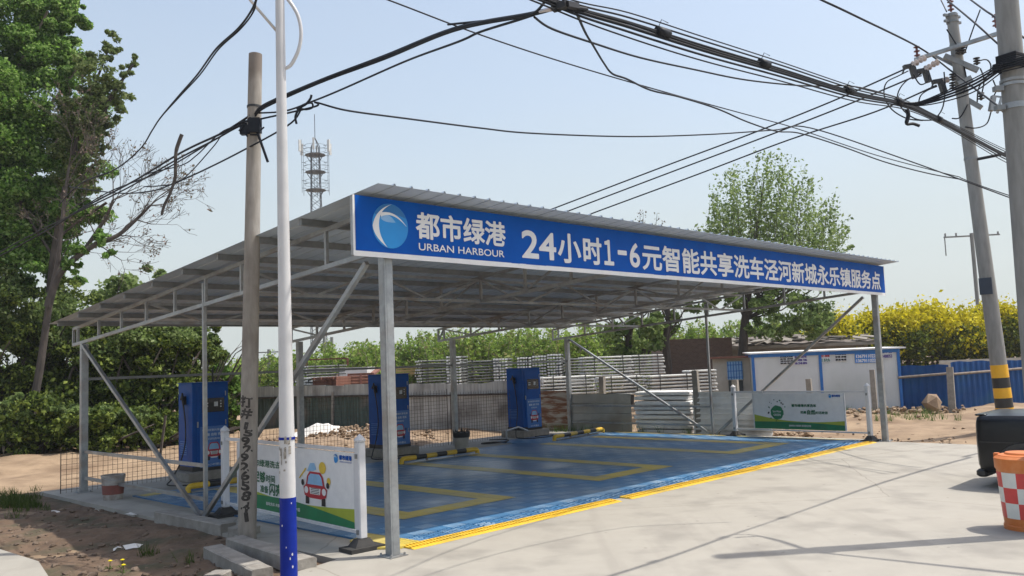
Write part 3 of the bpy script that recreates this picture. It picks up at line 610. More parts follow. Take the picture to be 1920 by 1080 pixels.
# ------------------------------------------------------------------ barriers
def barrier(p0, p1, label, side, zo=0.0):
    """p0 far end, p1 near end in bay coordinates; print reads from p0 to p1"""
    a, c = L(*p0), L(*p1); d = c-a; ln = d.length; t = thing('advert_barrier', label, 'barrier', a+Vector((0, 0, zo)), math.atan2(d.y, d.x), 'white advertising barriers beside the bays')
    for x in (0, ln):
        b = MB(); b.cbox((x, 0, .14+.59), (.105, .105, 1.18), .012); b.lathe((x, 0, 1.32), [(.07, 0), (.074, .02), (.05, .05), (.012, .085), (.002, .09)], 12); po = b.build('post', white_pl, t)
        b = MB(); b.prism([Vector((x-.15, -.24, 0)), Vector((x+.15, -.24, 0)), Vector((x+.15, .24, 0)), Vector((x-.15, .24, 0))], (0, 0, .05)); b.box((x, 0, .095), (.2, .3, .09), None, None, .55); b.build('base', black_rub, t)
        
        for zr_ in (1.14, .22): b = MB(); b.box((x, -.058, zr_), (.04, .02, .055)); b.build('reflector', galv_d, po)
    b = MB(); b.box((ln/2, 0, 1.205), (ln-.1, .035, .045)); b.box((ln/2, 0, .205), (ln-.1, .03, .035)); b.build('rail', white_pl, t)
    x0, x1, z0, z1 = .50, 3.85, .235, 1.17
    if side == 'R': x0, x1, z1 = .62, ln-.62, 1.17
    for x in (x0-.02, x1+.02): b = MB(); b.box((x, 0, (z0+z1)/2), (.035, .03, z1-z0)); b.build('frame', white_pl, t)
    b = MB(); b.box(((x0+x1)/2, 0, (z0+z1)/2), (x1-x0, .012, z1-z0)); pn = b.build('panel', white_p, t)
    wv = x1-x0; Y = -.0085; Hh = z1-z0
    def band(f0, f1, m, nm, lift):
        b = MB(); N = 40; up = [(x0+wv*i/N, Y-lift, z0+Hh*f1(i/N)) for i in range(N+1)]; dn = [(x0+wv*i/N, Y-lift, z0+Hh*f0(i/N)) for i in range(N+1)]
        b.add(dn+up, [(i, i+1, N+2+i, N+1+i) for i in range(N)]); b.build(nm, m, pn)
    if side == 'L':
        lime = lambda q: .36-.30*q+.30*q*q+.03*q**4*1.2 if q < 2 else 0
        band(lambda q: .0, lambda q: .34-.56*q+.62*q*q-.14*q**3, lime_band, 'lime_band', 0)
        band(lambda q: .0, lambda q: .20+.02*math.sin(q*3.4)-.11*max(0, (q-.5)*2)**1.2, green_band, 'green_band', .0015)
    else:
        band(lambda q: .0, lambda q: .40-.62*q+.56*q*q-.08*q**3, lime_band, 'lime_band', 0)
        band(lambda q: .0, lambda q: .20+.03*math.sin(q*3.1)-.06*q, green_band, 'green_band', .0015)
    Y -= .003
    b = MB(); P = lambda fx, fz: (x0+wv*fx, Y, z0+Hh*fz)
    if side == 'L':
        Q = lambda x, z: (x, Y, z)
        write(b, '都市绿港洗去疲惫', Q(.89, .90), R_, U_, 1.33, .10, .003, 0, .001)
        write(b, '有足够', Q(.86, .70), R_, U_, .55, .15, .006, 0, .001); write(b, '时间', Q(1.44, .69), R_, U_, .27, .105, .003, 0, .001)
        write(b, '准备', Q(1.25, .53), R_, U_, .25, .10, .003, 0, .001); write(b, '闪亮登场', Q(1.54, .545), R_, U_, .78, .165, .006, 0, .001)
    else:
        write(b, '都市绿港共享洗车', P(.44, .66), R_, U_, wv*.27, Hh*.075, .004, 0, .001)
        write(b, '把最', P(.535, .475), R_, U_, wv*.065, Hh*.07, .003, 0, .001); write(b, '自然', P(.61, .48), R_, U_, wv*.085, Hh*.12, .006, 0, .001); write(b, '的还给您', P(.70, .47), R_, U_, wv*.13, Hh*.07, .003, 0, .001)
    b.build('lettering', green_ink, pn)
    b = MB()
    if side == 'L': write(b, '都市绿港', P(.897, .925), R_, U_, wv*.09, Hh*.062, .003, 0, .001); write(b, 'URBAN HARBOUR', P(.897, .868), R_, U_, wv*.09, Hh*.02, .0, 0, .001)
    else: write(b, '都市绿港', P(.885, .925), R_, U_, wv*.085, Hh*.055, .003, 0, .001)
    b.build('brand_lettering', blue_b, pn)
    b = MB(); emblem(b, P(.870 if side == 'L' else .862, .905 if side == 'L' else .92), R_, U_, Hh*(.062 if side == 'L' else .05), .001); b.build('emblem', [logo_blue, logo_teal, logo_fade, white_p], pn)
    b = MB(); write(b, '自助洗车 共享服务 倡导绿色中国', P(.28 if side == 'L' else .40, .105), R_, U_, wv*(.30 if side == 'L' else .24), Hh*.05, .001, 0, .002); b.build('small_lettering', white_p, pn)
    if side == 'L':
        b = MB(); AX[0] = 1.55; o_ = (2.87, Y, .68); sc = .46
        icon_car(b, o_, R_, U_, sc, (0, 1, 2, 3))
        shape(b, [(-.30, .42), (-.18, .66), (-.02, .68), (.06, .50), (-.06, .44)], o_, R_, U_, sc, 3, .0006); shape(b, ell(.28, .56, .13, .17, n=16), o_, R_, U_, sc, 4, .0006); shape(b, ell(.50, .20, .07, .11, n=14), o_, R_, U_, sc, 4, .0006)
        shape(b, [(-.62, .20), (-.60, .17), (-.32, .48), (-.36, .51)], o_, R_, U_, sc, 4, .0006); AX[0] = 1.0
        b.build('car_picture', [red_ink, black_ink, white_p, skyblue_ink, ygold_ink], pn)
    else:
        b = MB(); o = P(.27, .46); sc = Hh*.2
        shape(b, [(x*(1+.05*math.sin(i*2.3)), y*(1+.05*math.cos(i*1.7))) for i, (x, y) in enumerate(ell(0, 0, 1.0, .98, n=26))], o, R_, U_, sc, 0, .001)
        for i in range(16):
            a = rad(20+i*17); shape(b, ell(1.35*math.cos(a)+.1*math.sin(i*5), 1.3*math.sin(a)+.35+.25*math.sin(i*3), .10+.05*math.sin(i*7), .09, n=8), o, R_, U_, sc, 1 if i % 3 else 0, .001)
        write(b, 'Save Water', (o[0], o[1], o[2]+.03), R_, U_, sc*1.3, sc*.28, .001, 2, .004, 'C'); write(b, 'GREEN', (o[0], o[1], o[2]-.06), R_, U_, sc*1.1, sc*.28, .001, 2, .004, 'C')
        b.build('leaf_splash_picture', [green_band, black_ink, white_p], pn)
    return t
barrier((.24, 4.58), (-.01, .60), 'white barrier panel with red car picture, between concrete pole and front post', 'L')
pR0, pR1 = loc_of(gnd(1380, 818)), loc_of(gnd(1633, 828))
barrier((pR0.x, pR0.y), (pR1.x, pR1.y), 'white barrier panel with round green splash picture, before the cabin', 'R')

# ------------------------------------------------------------------ small things round the bays
q = loc_of(gnd(866, 846)); 
t = thing('rubbish_bin', 'pale bin with black liner bag in front of the third back post', 'bin', L(q.x, q.y), 0, world=False)
b = MB(); b.lathe((0, 0, 0), [(.16, 0), (.165, .01), (.21, .46), (.215, .47)], 20); smooth_auto(b.build('bin_body', pail_m, t))
b = MB(); b.lathe((0, 0, .36), [(.205, 0), (.216, .02), (.222, .10), (.228, .135), (.20, .14), (.19, .05)], 20)
for i in range(9): a = i*.7; b.add([(math.cos(a)*.22, math.sin(a)*.22, .49), (math.cos(a+.4)*.22, math.sin(a+.4)*.22, .49), (math.cos(a+.2)*.25, math.sin(a+.2)*.25, .56+.02*(i % 3))], [(0, 1, 2)])
smooth_auto(b.build('liner_bag', black_pl, t))
q = gnd(212, 936)
t = thing('paint_bucket', 'dirty bucket with faded red label standing on the pad', 'bucket', q, .6)
b = MB(); b.lathe((0, 0, 0), [(.165, 0), (.17, .01), (.205, .42), (.212, .42), (.212, .45), (.19, .45), (.16, .06)], 24); smooth_auto(b.build('bucket_body', bucket_m, t))
b = MB(); b.lathe((0, 0, .10), [(.1805, 0), (.196, .17)], 24, None); b.f = b.f[:-2]; b.mi = b.mi[:-2]; b.build('label_wrap', bucket_r, t, smooth=True)
b = MB(); b.tube(crom([(-.212, 0, .43), (-.18, -.14, .40), (0, -.225, .36), (.18, -.14, .40), (.212, 0, .43)], 4), .005, 6); b.build('bail_handle', galv, t)
q = gnd(300, 858)
o = MB(); o.bar((q.x, q.y, 0), (q.x+.12, q.y+.1, 1.15), .07, .05); tag(o.build('stake', bark), 'dark wooden stake leaning behind the wire mesh near a cabinet', 'stake')
o = MB()
for i in range(14):
    a = i*.55; o.tube([L(10.4+.45*math.cos(a), 8.9+.3*math.sin(a), .04+.006*i), L(10.4+.45*math.cos(a+.55), 8.9+.3*math.sin(a+.55), .046+.006*i)], .016, 6)
tag(o.build('coiled_hose', black_rub), 'loose coil of black hose lying on the mat', 'hose')
t = thing('pipe_stand', 'low bent grey pipe stand beside a blue cabinet', 'pipe', L(11.7, 9.4), RZ)
b = MB(); b.tube([(-.35, 0, 0), (-.35, 0, .30), (.2, .05, .36), (.55, 0, .22)], .03, 8); b.build('bent_pipe', galv, t); b = MB(); b.box((-.35, 0, .01), (.2, .2, .02)); b.build('foot', galv, t)
# wire mesh fence along the back
def mesh_fence(s0, s1, v, h, label):
    t = thing('wire_mesh_fence', label, 'fence', L(s0, v), RZ, 'rusty wire mesh panels along the back'); b = MB(); ln = s1-s0; st = .1
    for i in range(int(ln/st)+1): x = i*st; b.bar((x, 0, 0), (x+.01*math.sin(i), .004*math.sin(i*2.1), h+.012*math.sin(i*1.7)), .006, .006)
    for j in range(int(h/st)): z = .06+j*st; b.bar((0, .006, z), (ln, .006, z+.008*math.sin(j)), .006, .006)
    b.build('wire_grid', mesh_wire, t)
    
    for x in (0, ln): b = MB(); b.bar((x, .012, 0), (x, .012, h+.03), .014); b.build('end_rod', mesh_wire, t)
mesh_fence(-.35, 4.9, 10.22, .88, 'low rusty wire mesh behind the paint bucket')
mesh_fence(5.05, 9.85, 10.22, 1.55, 'taller rusty wire mesh behind the middle cabinet')
mesh_fence(10.0, 12.6, 10.25, 1.45, 'short rusty wire mesh panel next to the pipe stand')
def beam(a, c, w_, h_, label, z=0.0, name='concrete_block'):
    a, c = L(*a), L(*c); d = c-a; t = MB(); ln = d.length; N = 10; prof = []
    for i in range(N+1):
        x = ln*i/N; j = lambda: random.uniform(-.008, .008)
        prof.append([(x, -w_/2+j(), 0), (x, -w_/2+j(), h_-.012), (x, -w_/2+.015, h_+j()*.5), (x, w_/2-.015, h_+j()*.5), (x, w_/2+j(), h_-.012), (x, w_/2+j(), 0)])
    vs = [p for r in prof for p in r]; fs = [tuple(range(5, -1, -1)), tuple(range(N*6, N*6+6))]
    for i in range(N):
        for k in range(6): q = (k+1) % 6; fs.append((i*6+k, i*6+q, i*6+6+q, i*6+6+k))
    t.add(vs, fs); o = t.build(name, concrete_b); o.location = a+Vector((0, 0, z)); o.rotation_euler = (0, 0, math.atan2(d.y, d.x)); return tag(o, label, 'concrete block', 'concrete beams along the soil strip')
beam((-.44, 5.35), (-.40, 3.25), .24, .22, 'long concrete beam along the pad edge below the side post', -.10)
beam((-.42, 3.1), (-.25, 2.75), .22, .18, 'short concrete stub behind the foot of the leaning concrete pole', -.08)
beam((-.80, 2.30), (-.98, .30), .24, .17, 'concrete beam running from concrete pole past the lamp pole, upper one', -.06)
beam((-1.18, 2.15), (-1.46, .42), .24, .17, 'concrete beam at the soil edge, nearest of the lying beams', -.09)
beam((-1.75, .75), (-1.95, .62), .2, .15, 'small broken concrete chunk at the bottom of the photo', -.07)

# ------------------------------------------------------------------ poles
def bent(o, s): return o
cp0 = gnd(463, 1014); cpt = px(479, 102, 11.85)
t = thing('concrete_pole', 'short bare concrete pole with black painted phone number', 'pole', cp0, 0, world=True)
ax = (cpt-cp0); 
b = MB(); N = 24; b.tube([cp0+ax*(i/N)-Vector((0, 0, .15 if i == 0 else 0)) for i in range(N+1)], [.122-.030*i/N for i in range(N+1)], 24); smooth_auto(b.build('shaft', pole_conc, t), 50)
at = lambda z: cp0+ax*((z-cp0.z)/ax.z)
for z in (5.72, 5.93): b = MB(); b.tube([at(z), at(z+.03)], .105, 16); b.build('clamp_band', black_pl, t)
b = MB(); pz = at(5.62); b.box(pz+Vector((.04, -.09, .03)), (.16, .12, .20)); b.box(pz+Vector((-.10, -.06, -.02)), (.14, .10, .13)); b.bar(pz+Vector((.02, -.1, .1)), pz+Vector((.22, -.12, -.5)), .03)
for i in range(7): a = i*.9; b.tube([pz+Vector((.12*math.cos(a), -.10, .1*math.sin(a))), pz+Vector((.18*math.cos(a+.8), -.14, .14*math.sin(a+.8)))], .012, 5)
b.build('cable_clamp', cable_m, t)
# hand painted number: glyph column wrapped on the shaft
b = MB(); zz = 1.84
for ch, hh, dz in (('打', .17, .20), ('井', .15, .20), ('1', .10, .12), ('5', .11, .13), ('9', .12, .13), ('2', .11, .14), ('9', .13, .15), ('2', .13, .15), ('6', .14, .16), ('5', .14, .17), ('8', .16, .18), ('4', .15, .16), ('1', .13, .14)):
    c = at(zz); view = (EYE-c); view.z = 0; view.normalize(); sd = Vector((-view.y, view.x, 0)); nn = (view - sd*.28).normalized(); rgt = Vector((-nn.y, nn.x, 0)) 
    rr = .1225-.030*(zz/ax.z)
    tmp = MB(); wch = {'打': .13, '井': .12, '1': .03}.get(ch, .085); an = random.uniform(-.22, .22); write(tmp, ch, (random.uniform(-.012, .012), 0, 0), (math.cos(an), 0, math.sin(an)), (-math.sin(an)+random.uniform(-.2, .2), 0, math.cos(an)), wch*1.25, hh*.80*random.uniform(.9, 1.1), .008, 0, 0, 'C')
    j = random.uniform(-.02, .02)
    b.add([at(zz+p[2]) + (nn*math.cos((p[0]+j)/rr)+rgt*math.sin((p[0]+j)/rr))*(rr+.002-p[1]) for p in tmp.v], tmp.f)
    zz -= dz*.80
b.build('painted_number', spray, t)

lp = gnd(542, 1086)
t = thing('street_lamp', 'white lamp pole with blue painted foot and curved arm', 'street lamp', lp, 0)
zb_ = 1.02
def lpz(y): return px(542, y, lp.y).z
zj = lpz(932)
b = MB(); b.tube([(0, 0, zj), (0, 0, 1.5), (0, 0, 2.3), (0, 0, 3.4), (0, 0, 5.9), (0, 0, 8.2)], [.087, .083, .075, .067, .053, .042], 28); smooth_auto(b.build('shaft', pole_white, t), 50)
b = MB(); b.tube([(0, 0, -.1), (0, 0, zj)], [.092, .0885], 28); smooth_auto(b.build('blue_foot', pole_blue, t), 50)
b = MB(); b.tube([(0, 0, lpz(824)), (0, 0, lpz(819))], .0885, 28); b.build('blue_ring', pole_blue, t)
bill = mat('torn_bill_paper', (.40, .37, .32), (.17, .155, .14), 30, .9)      # remains of torn bills pasted on the shaft
for i in range(16):
    b = MB(); a = rad(-150+random.uniform(0, 95)); z = zj+.20+random.uniform(0, .42); wv, hv = random.uniform(.01, .035), random.uniform(.02, .10); r_ = .0895
    b.add([(r_*math.cos(a+k*wv/r_), r_*math.sin(a+k*wv/r_), z+h_) for k, h_ in ((0, 0), (1, random.uniform(0, .01)), (1, hv), (.5, hv*1.1), (0, hv*.9))], [(0, 1, 2, 3, 4)]); b.build('torn_bill', bill, t)
for i in range(7):
    a = rad(-150+random.uniform(0, 120)); z = random.uniform(.05, zj-.03); r_ = .0925; b = MB(); n_ = 6; rr_ = random.uniform(.003, .011)
    b.add([(r_*math.cos(a+rr_*random.uniform(.5, 1.2)*math.cos(k)/r_), r_*math.sin(a+rr_*random.uniform(.5, 1.2)*math.cos(k)/r_), z+rr_*1.6*math.sin(k)) for k in [2*math.pi*j/n_ for j in range(n_)]], [tuple(range(n_))]); b.build('paint_chip', pole_white, t)
b = MB(); zc = px(552, 128, lp.y).z
b.tube(crom([(.045, 0, zc), (.12, 0, zc+.05), (.205, 0, zc+.22), (.235, 0, zc+.42), (.20, 0, zc+.62), (.10, 0, zc+.80), (.02, 0, zc+.88)], 6), .021, 12); b.build('curved_arm', pole_white, t, smooth=True)
zc2 = px(533, 58, lp.y).z
b = MB(); b.tube([(-.04, 0, zc2), (-.55, 0, zc2+.65), (-1.2, 0, zc2+1.35)], .017, 10); b.tube([(0, 0, 8.1), (-.7, 0, 8.15), (-1.5, 0, 7.85)], .03, 10); ar = b.build('lamp_arm', pole_white, t, smooth=True)
b = MB(); b.cbox((-1.75, 0, 7.82), (.6, .24, .12), .03); b.build('lamp_head', pole_white, t)

# far utility pole
ub = gnd(1890, 812); ub = Vector((ub.x, ub.y, -.1)); utop = px(1784, 26, ub.y)
t = thing('utility_pole', 'grey power pole with black and yellow bands and crossarms', 'utility pole', ub, 0, world=True)
uax = utop-ub
def ua(y, dx=0, dy=0):
    f = 0.5
    for _ in range(30):
        p = ub+uax*f; q = p-EYE; yy = 540-F*(q.dot(UP)/q.dot(FW)); f += (yy-y)/F*q.dot(FW)/uax.length
    return ub+uax*f
def ur(p): return .205-.075*((p-ub).length/uax.length)
b = MB(); N = 20; b.tube([ub+uax*(i/N) for i in range(N+1)], [ur(ub+uax*(i/N)) for i in range(N+1)], 24); smooth_auto(b.build('shaft', pole_grey, t), 50)
ys = [684, 708, 727, 746, 764, 800]
for i in range(5):
    p, q = ua(ys[i]), ua(ys[i+1]); b = MB(); b.tube([p, q], [ur(p)+.006, ur(q)+.006], 24); smooth_auto(b.build('black_band' if i % 2 else 'yellow_band', band_k if i % 2 else band_y, t), 50)
b = MB(); p = ua(537); vw = (EYE-p); vw.z = 0; vw.normalize(); rg = Vector((-vw.y, vw.x, 0)); nn_ = (vw*.96-rg*.28).normalized(); rg = Vector((-nn_.y, nn_.x, 0))
Rm = Matrix((rg, -nn_, Vector((0, 0, 1)))).transposed()
b.box(p+nn_*(ur(p)+.012), (.30, .02, .42), Rm); pl = b.build('number_plate', mat('plate_dark', (.03, .045, .07), None, 6, .5), t)
b = MB(); o_ = p+nn_*(ur(p)+.0235)
for i, s_ in enumerate(('10kV永乐', 'A.56', '0.4')): write(b, s_, o_+Vector((0, 0, .13-.13*i)), rg, (0, 0, 1), .24 if i == 0 else .15, .075, .002, 0, .001, 'C')
b.build('lettering', white_p, pl)
# crossarms and fittings
ad = (px(1890, 62, ub.y-1.6)-px(1705, 108, ub.y+1.0)); 
a1, a2 = px(1716, 112, ub.y+.5), px(1900, 54, ub.y-1.9)
b = MB(); b.bar(a1, a2, .09, .09); b.build('crossarm', galv, t)
b = MB(); b.bar(px(1752, 104, ub.y+.3), ua(128), .06, .06); b.bar(px(1770, 105, ub.y), px(1834, 132, ub.y-.2), .11, .13); b.bar(px(1812, 186, ub.y), px(1840, 202, ub.y-.2), .14, .12); b.bar(px(1797, 160, ub.y-.2), px(1822, 148, ub.y-.25), .09, .2); b.build('bracket', galv_d, t)
for y in (30, 41): b = MB(); p = ua(y); b.tube([p-Vector((0, 0, .03)), p+Vector((0, 0, .03))], ur(p)+.02, 16); b.bar(p-Vector((.26, .1, 0)), p+Vector((.26, .1, .0)), .06); b.build('clamp_band', galv_d, t)
for y in (85, 172, 298): b = MB(); p = ua(y); b.tube([p-Vector((0, 0, .03)), p+Vector((0, 0, .03))], ur(p)+.012, 16); b.build('clamp_band', galv_d, t)
def insul(p, ax_, m_, r=.06, n_=3, h_=.24):
    b = MB(); ax_ = Vector(ax_).normalized(); Q = ax_.to_track_quat('Z', 'Y').to_matrix(); pr = [(.025, 0)]
    for i in range(n_): z = h_*(i+.3)/n_; pr += [(.03, z), (r, z+.02), (r*.95, z+.035), (.03, z+.05)]
    pr.append((.022, h_)); b.lathe(p, pr, 14, None, Q); return smooth_auto(b.build('insulator', m_, t), 50)
insul(px(1720, 108, ub.y+.5), (0, 0, 1), ins_red, .08, 3, .34); insul(ua(22), (0, 0, 1), ins_red, .08, 4, .42); insul(px(1868, 52, ub.y-1.6), (0, 0, 1), ins_red, .08, 3, .34)
for x, y in ((1722, 116), (1736, 108), (1746, 124), (1760, 116), (1779, 148)): insul(px(x, y, ub.y+.2), (-.8, -.2, -.35), ins_white, .085, 2, .24)
for x, y in ((1787, 152), (1787, 168), (1832, 122), (1840, 188), (1798, 102), (1806, 102)): insul(px(x, y, ub.y-.2), (0, 0, 1), black_rub, .085, 3, .2)
b = MB()
for x, y in ((1703, 130), (1728, 138), (1757, 158)):
    p = px(x, y, ub.y+.2); b.bar(p+Vector((-.12, 0, .06)), p+Vector((.16, 0, .10)), .12, .10); b.bar(p+Vector((.1, 0, .08)), p+Vector((.17, 0, -.24)), .15, .12); b.bar(p+Vector((-.10, 0, .02)), p+Vector((-.16, 0, -.10)), .035)
b.build('strain_clamp', black_pl, t)
b = MB(); p0, p1 = px(1863, 180, ub.y-.6), px(1858, 208, ub.y-.6); b.bar(p0, p1, .12, .1); b.bar(px(1878, 182, ub.y-.7), px(1870, 212, ub.y-.7), .05); b.bar(p0, px(1878, 182, ub.y-.7), .04); b.build('fuse_cutout', galv, t)
b = MB()
for pts in (((1703, 133), (1685, 142), (1662, 155), (1658, 180), (1672, 205), (1700, 222), (1730, 226)), ((1712, 138), (1725, 158), (1740, 152), (1742, 140)), ((1728, 142), (1705, 148), (1688, 165), (1683, 185), (1695, 208), (1720, 224), (1752, 225)), ((1757, 162), (1738, 170), (1726, 180), (1722, 195)), ((1832, 115), (1850, 112), (1858, 125), (1850, 145), (1835, 165), (1832, 195)), ((1838, 128), (1845, 150), (1840, 180)), ((1815, 195), (1800, 220), (1785, 222)), ((1858, 210), (1850, 232), (1830, 240), (1810, 238)), ((1775, 55), (1788, 75), (1803, 98)), ((1838, 18), (1826, 50), (1810, 96)), ((1862, 150), (1868, 168), (1863, 180)), ((1806, 118), (1812, 150), (1806, 175)), ((1770, 135), (1772, 165), (1768, 200), (1755, 220), (1742, 218))):
    b.tube(crom([px(x, y, ub.y-.15) for x, y in pts], 5), .017, 6)
b.build('jumper_wire', cable_m, t, smooth=True)

nb = gnd(1970, 1002); nt_ = px(1887, 0, nb.y); nax = (nt_-nb)*1.25
t = thing('electric_pole', 'thick grey concrete pole with cable lashing beside the traffic barrel', 'utility pole', nb, 0, world=True)
def na(z): return nb+nax*((z-nb.z)/nax.z)
b = MB(); N = 16; b.tube([nb+nax*(i/N)-Vector((0, 0, .1 if i == 0 else 0)) for i in range(N+1)], [.162-.040*i/N for i in range(N+1)], 28); smooth_auto(b.build('shaft', pole_grey, t), 50)
for y in (152, 160, 198, 203): b = MB(); z = px(1900, y, nb.y).z; b.tube([na(z-.018), na(z+.018)], .148, 24); b.build('clamp_band', galv, t)
b = MB(); z = px(1895, 118, nb.y).z; b.tube([na(z-.09), na(z+.07)], .152, 24)
for i in range(10): b.tube([na(z-.08+.016*i)+Vector((-.2, -.02, 0)), na(z-.07+.016*i)+Vector((-.05, -.175, .01*math.sin(i))), na(z-.08+.016*i)+Vector((.17, -.08, .02*math.sin(i*2)))], .014, 6)
b.build('cable_lashing', cable_m, t)
for y in (167, 203): b = MB(); z = px(1880, y, nb.y).z; b.box(na(z)+Vector((-.20, -.02, 0)), (.10, .08, .06)); b.build('bolt_lug', galv_d, t)

# ------------------------------------------------------------------ overhead cables
def cable(pts, r, label, group=None, name='overhead_cable', k=8, cat='cable', ties=()):
    b = MB(); P = [px(*p) if len(p) == 3 else Vector(p[:3]) for p in pts]; C_ = crom(P, k); b.tube(C_, r, 6)
    for i in ties:
        i = min(i, len(C_)-3); b.tube([C_[i], C_[i]+(C_[i+1]-C_[i]).normalized()*.16], r+.035, 7); a_ = C_[i]; b.tube([a_, a_+Vector((.04, -.03, .09)), a_+Vector((.10, -.02, .06))], .004, 4)
    o = b.build(name, cable_m, None, True); return tag(o, label, cat, group)
# thick bundle from over the camera down to the right
GB = 'strands of the thick black cable bundle'
LB = 'one strand of the thick black cable bundle crossing the sky'
for i, (dy, r, e) in enumerate(((0, .011, 0), (6, .014, 3), (-6, .008, -4), (12, .010, 8), (19, .007, 14), (-11, .006, -12), (3, .012, -6))):
    cable([(500, -330+dy, 4.9), (850, -90+dy, 5.8), (1052, 4+dy, 6.5), (1180, 42+dy*1.3+e*.3, 7.05), (1320, 86+dy*1.5, 7.8), (1460, 128+dy*1.2, 8.8), (1600, 172+dy*.9, 10.0), (1690, 192+dy*.6, 11.1), (1745, 216+dy*.4, 11.9), (1800, 244+dy*.5, 12.9), (1892, 292+dy*.8, 15.0), (2000, 336+dy, 17.5), (2120, 380+dy, 20.5), (2600, 520+dy, 42)], r, LB, GB, ties=(27, 38, 47, 55, 66) if i == 0 else ())
GC = 'short strands from the thick pole clamp to the bundle'
for i, dy in enumerate((0, 6, 12, -5, 20)):
    cable([(9.6, 7.2+.02*i, 5.9-.01*dy, 0), (8.0, 8.5, 5.72-.01*dy, 0), (1898, 116+dy*.7, nb.y-.17), (1878, 122+dy*.7, nb.y-.12), (1830, 150+dy, 10.4), (1780, 172+dy*.8, 10.8), (1725, 192+dy*.3, 11.15), (1690, 192, 11.15)], +.013 if i < 3 else .008, 'black strand sloping from the thick pole clamp down to the bundle', GC)
GL = 'strands from the concrete pole up to the splice'
for i, (dy, r) in enumerate(((0, .018), (4, .013), (-3, .010))):
    cable([(478, 214+dy, 11.75), (500, 196+dy, 11.6), (600, 152+dy*.8, 10.9), (720, 107+dy, 10.1), (850, 55+dy*.8, 8.6), (990, 27+dy*.6, 7.2), (1055, 14, 6.55), (1100, 18, 6.7)], r, 'thick black strand rising from concrete pole clamp to the splice at top centre', GL)
cable([(485, 212, 11.75), (535, 208, 11.4), (586, 190, 11.0), (640, 168, 10.6), (760, 115, 9.8), (860, 78, 8.5), (900, 60, 8.1), (970, 38, 7.4), (1000, 28, 7.1)], .012, 'thin black wire from concrete pole running just below the rising strands')
cable([(1030, -12, 6.6), (1018, 8, 6.8), (998, 26, 7.1), (960, 34, 7.5), (900, 40, 8.1), (840, 46, 8.7)], .012, 'black wire curling up into the sky beside the splice box')
cable([(480, 225, 11.8), (590, 200, 11.2), (592, 192, 11.1), (650, 207, 11), (760, 222, 11.6), (900, 240, 12.6), (1000, 250, 13.5), (1180, 256, 15), (1330, 252, 16.2), (1450, 244, 17.2), (1520, 240, 17.8), (1700, 300, 18.2), (1897, 372, 18.2)], .013, 'lowest long thin wire sagging flat across the sky above the roof')
cable([(1002, 32, 7.1), (1035, 54, 7.6), (1110, 80, 8.4), (1200, 108, 9.4), (1300, 130, 10.4), (1400, 150, 11.2), (1510, 161, 11.9), (1600, 162, 12.0), (1690, 185, 12)], .011, 'single wire drooping just below the thick bundle from the splice')
cable([(1080, 22, 6.7), (1098, 62, 7.6), (1112, 85, 8.2), (1132, 118, 9.2), (1148, 138, 9.6), (1175, 148, 10), (1220, 169, 10.8), (1275, 182, 11.6), (1345, 204, 12.6), (1400, 228, 13.6), (1455, 246, 14.6), (1500, 250, 15), (1580, 275, 16), (1660, 304, 17.2), (1740, 325, 17.8), (1800, 336, 18.0)], .012, 'wire dropping steeply from splice then following the thin line rightwards')
cable([(420, -110, 7.5), (712, -6, 9), (900, 65, 10), (1080, 124, 11.2), (1280, 182, 13), (1430, 223, 14.8), (1500, 243, 15.4), (1640, 290, 17), (1760, 322, 17.8), (1800, 332, 18.0)], .009, 'thinnest straight wire running diagonally from top centre to the far pole')
for i, (pts, lab) in enumerate(((((1700, 128), (1560, 190), (1400, 254), (1240, 314), (1035, 392)), 'uppermost of three parallel power wires above the roof'), (((1728, 138), (1580, 200), (1420, 262), (1260, 322), (1070, 394)), 'middle of three parallel power wires above the roof'), (((1756, 160), (1640, 210), (1480, 262), (1300, 330), (1100, 404)), 'lowest of three parallel power wires above the roof'))):
    cable([(x, y, ub.y+.2+1.6*j) for j, (x, y) in enumerate(pts)]+[(pts[-1][0]-120, pts[-1][1]+46, ub.y+8.5)], .022, lab, 'three parallel power wires to the far pole')
cable([(1150, -190, 15), (1350, -95, 16.3), (1520, -10, 17.5), (1600, 28, 18), (1725, 90, ub.y+.5), (1790, 138, ub.y-.2), (1880, 205, 18), (1960, 262, 16.5)], .024, 'power wire crossing from the red insulator down past the pole')
cable([(1745, -40, ub.y+2), (1775, 22, ub.y+.1)], .016, 'short wire from top edge to the far pole top')
cable([(1776, 0, ub.y), (1830, 45, 18.5), (1878, 88, 17.5), (1960, 155, 16)], .022, 'power wire sloping from far pole top behind the near pole', )
cable([(1810, -8, ub.y), (1845, 18, 19), (1872, 36, 18), (1960, 100, 16)], .022, 'power wire passing above the crossarm')
cable([(1800, 333, 18), (1830, 345, 17.5), (1897, 368, 16.5), (2000, 400, 15)], .010, 'short thin wire from banded pole past the thick pole')
cable([(1830, 299, ub.y-.1), (1865, 292, ub.y-.3), (1905, 283, ub.y-.5), (1990, 265, ub.y-1)], .04, 'dark strut reaching from the banded power pole to the thick pole')
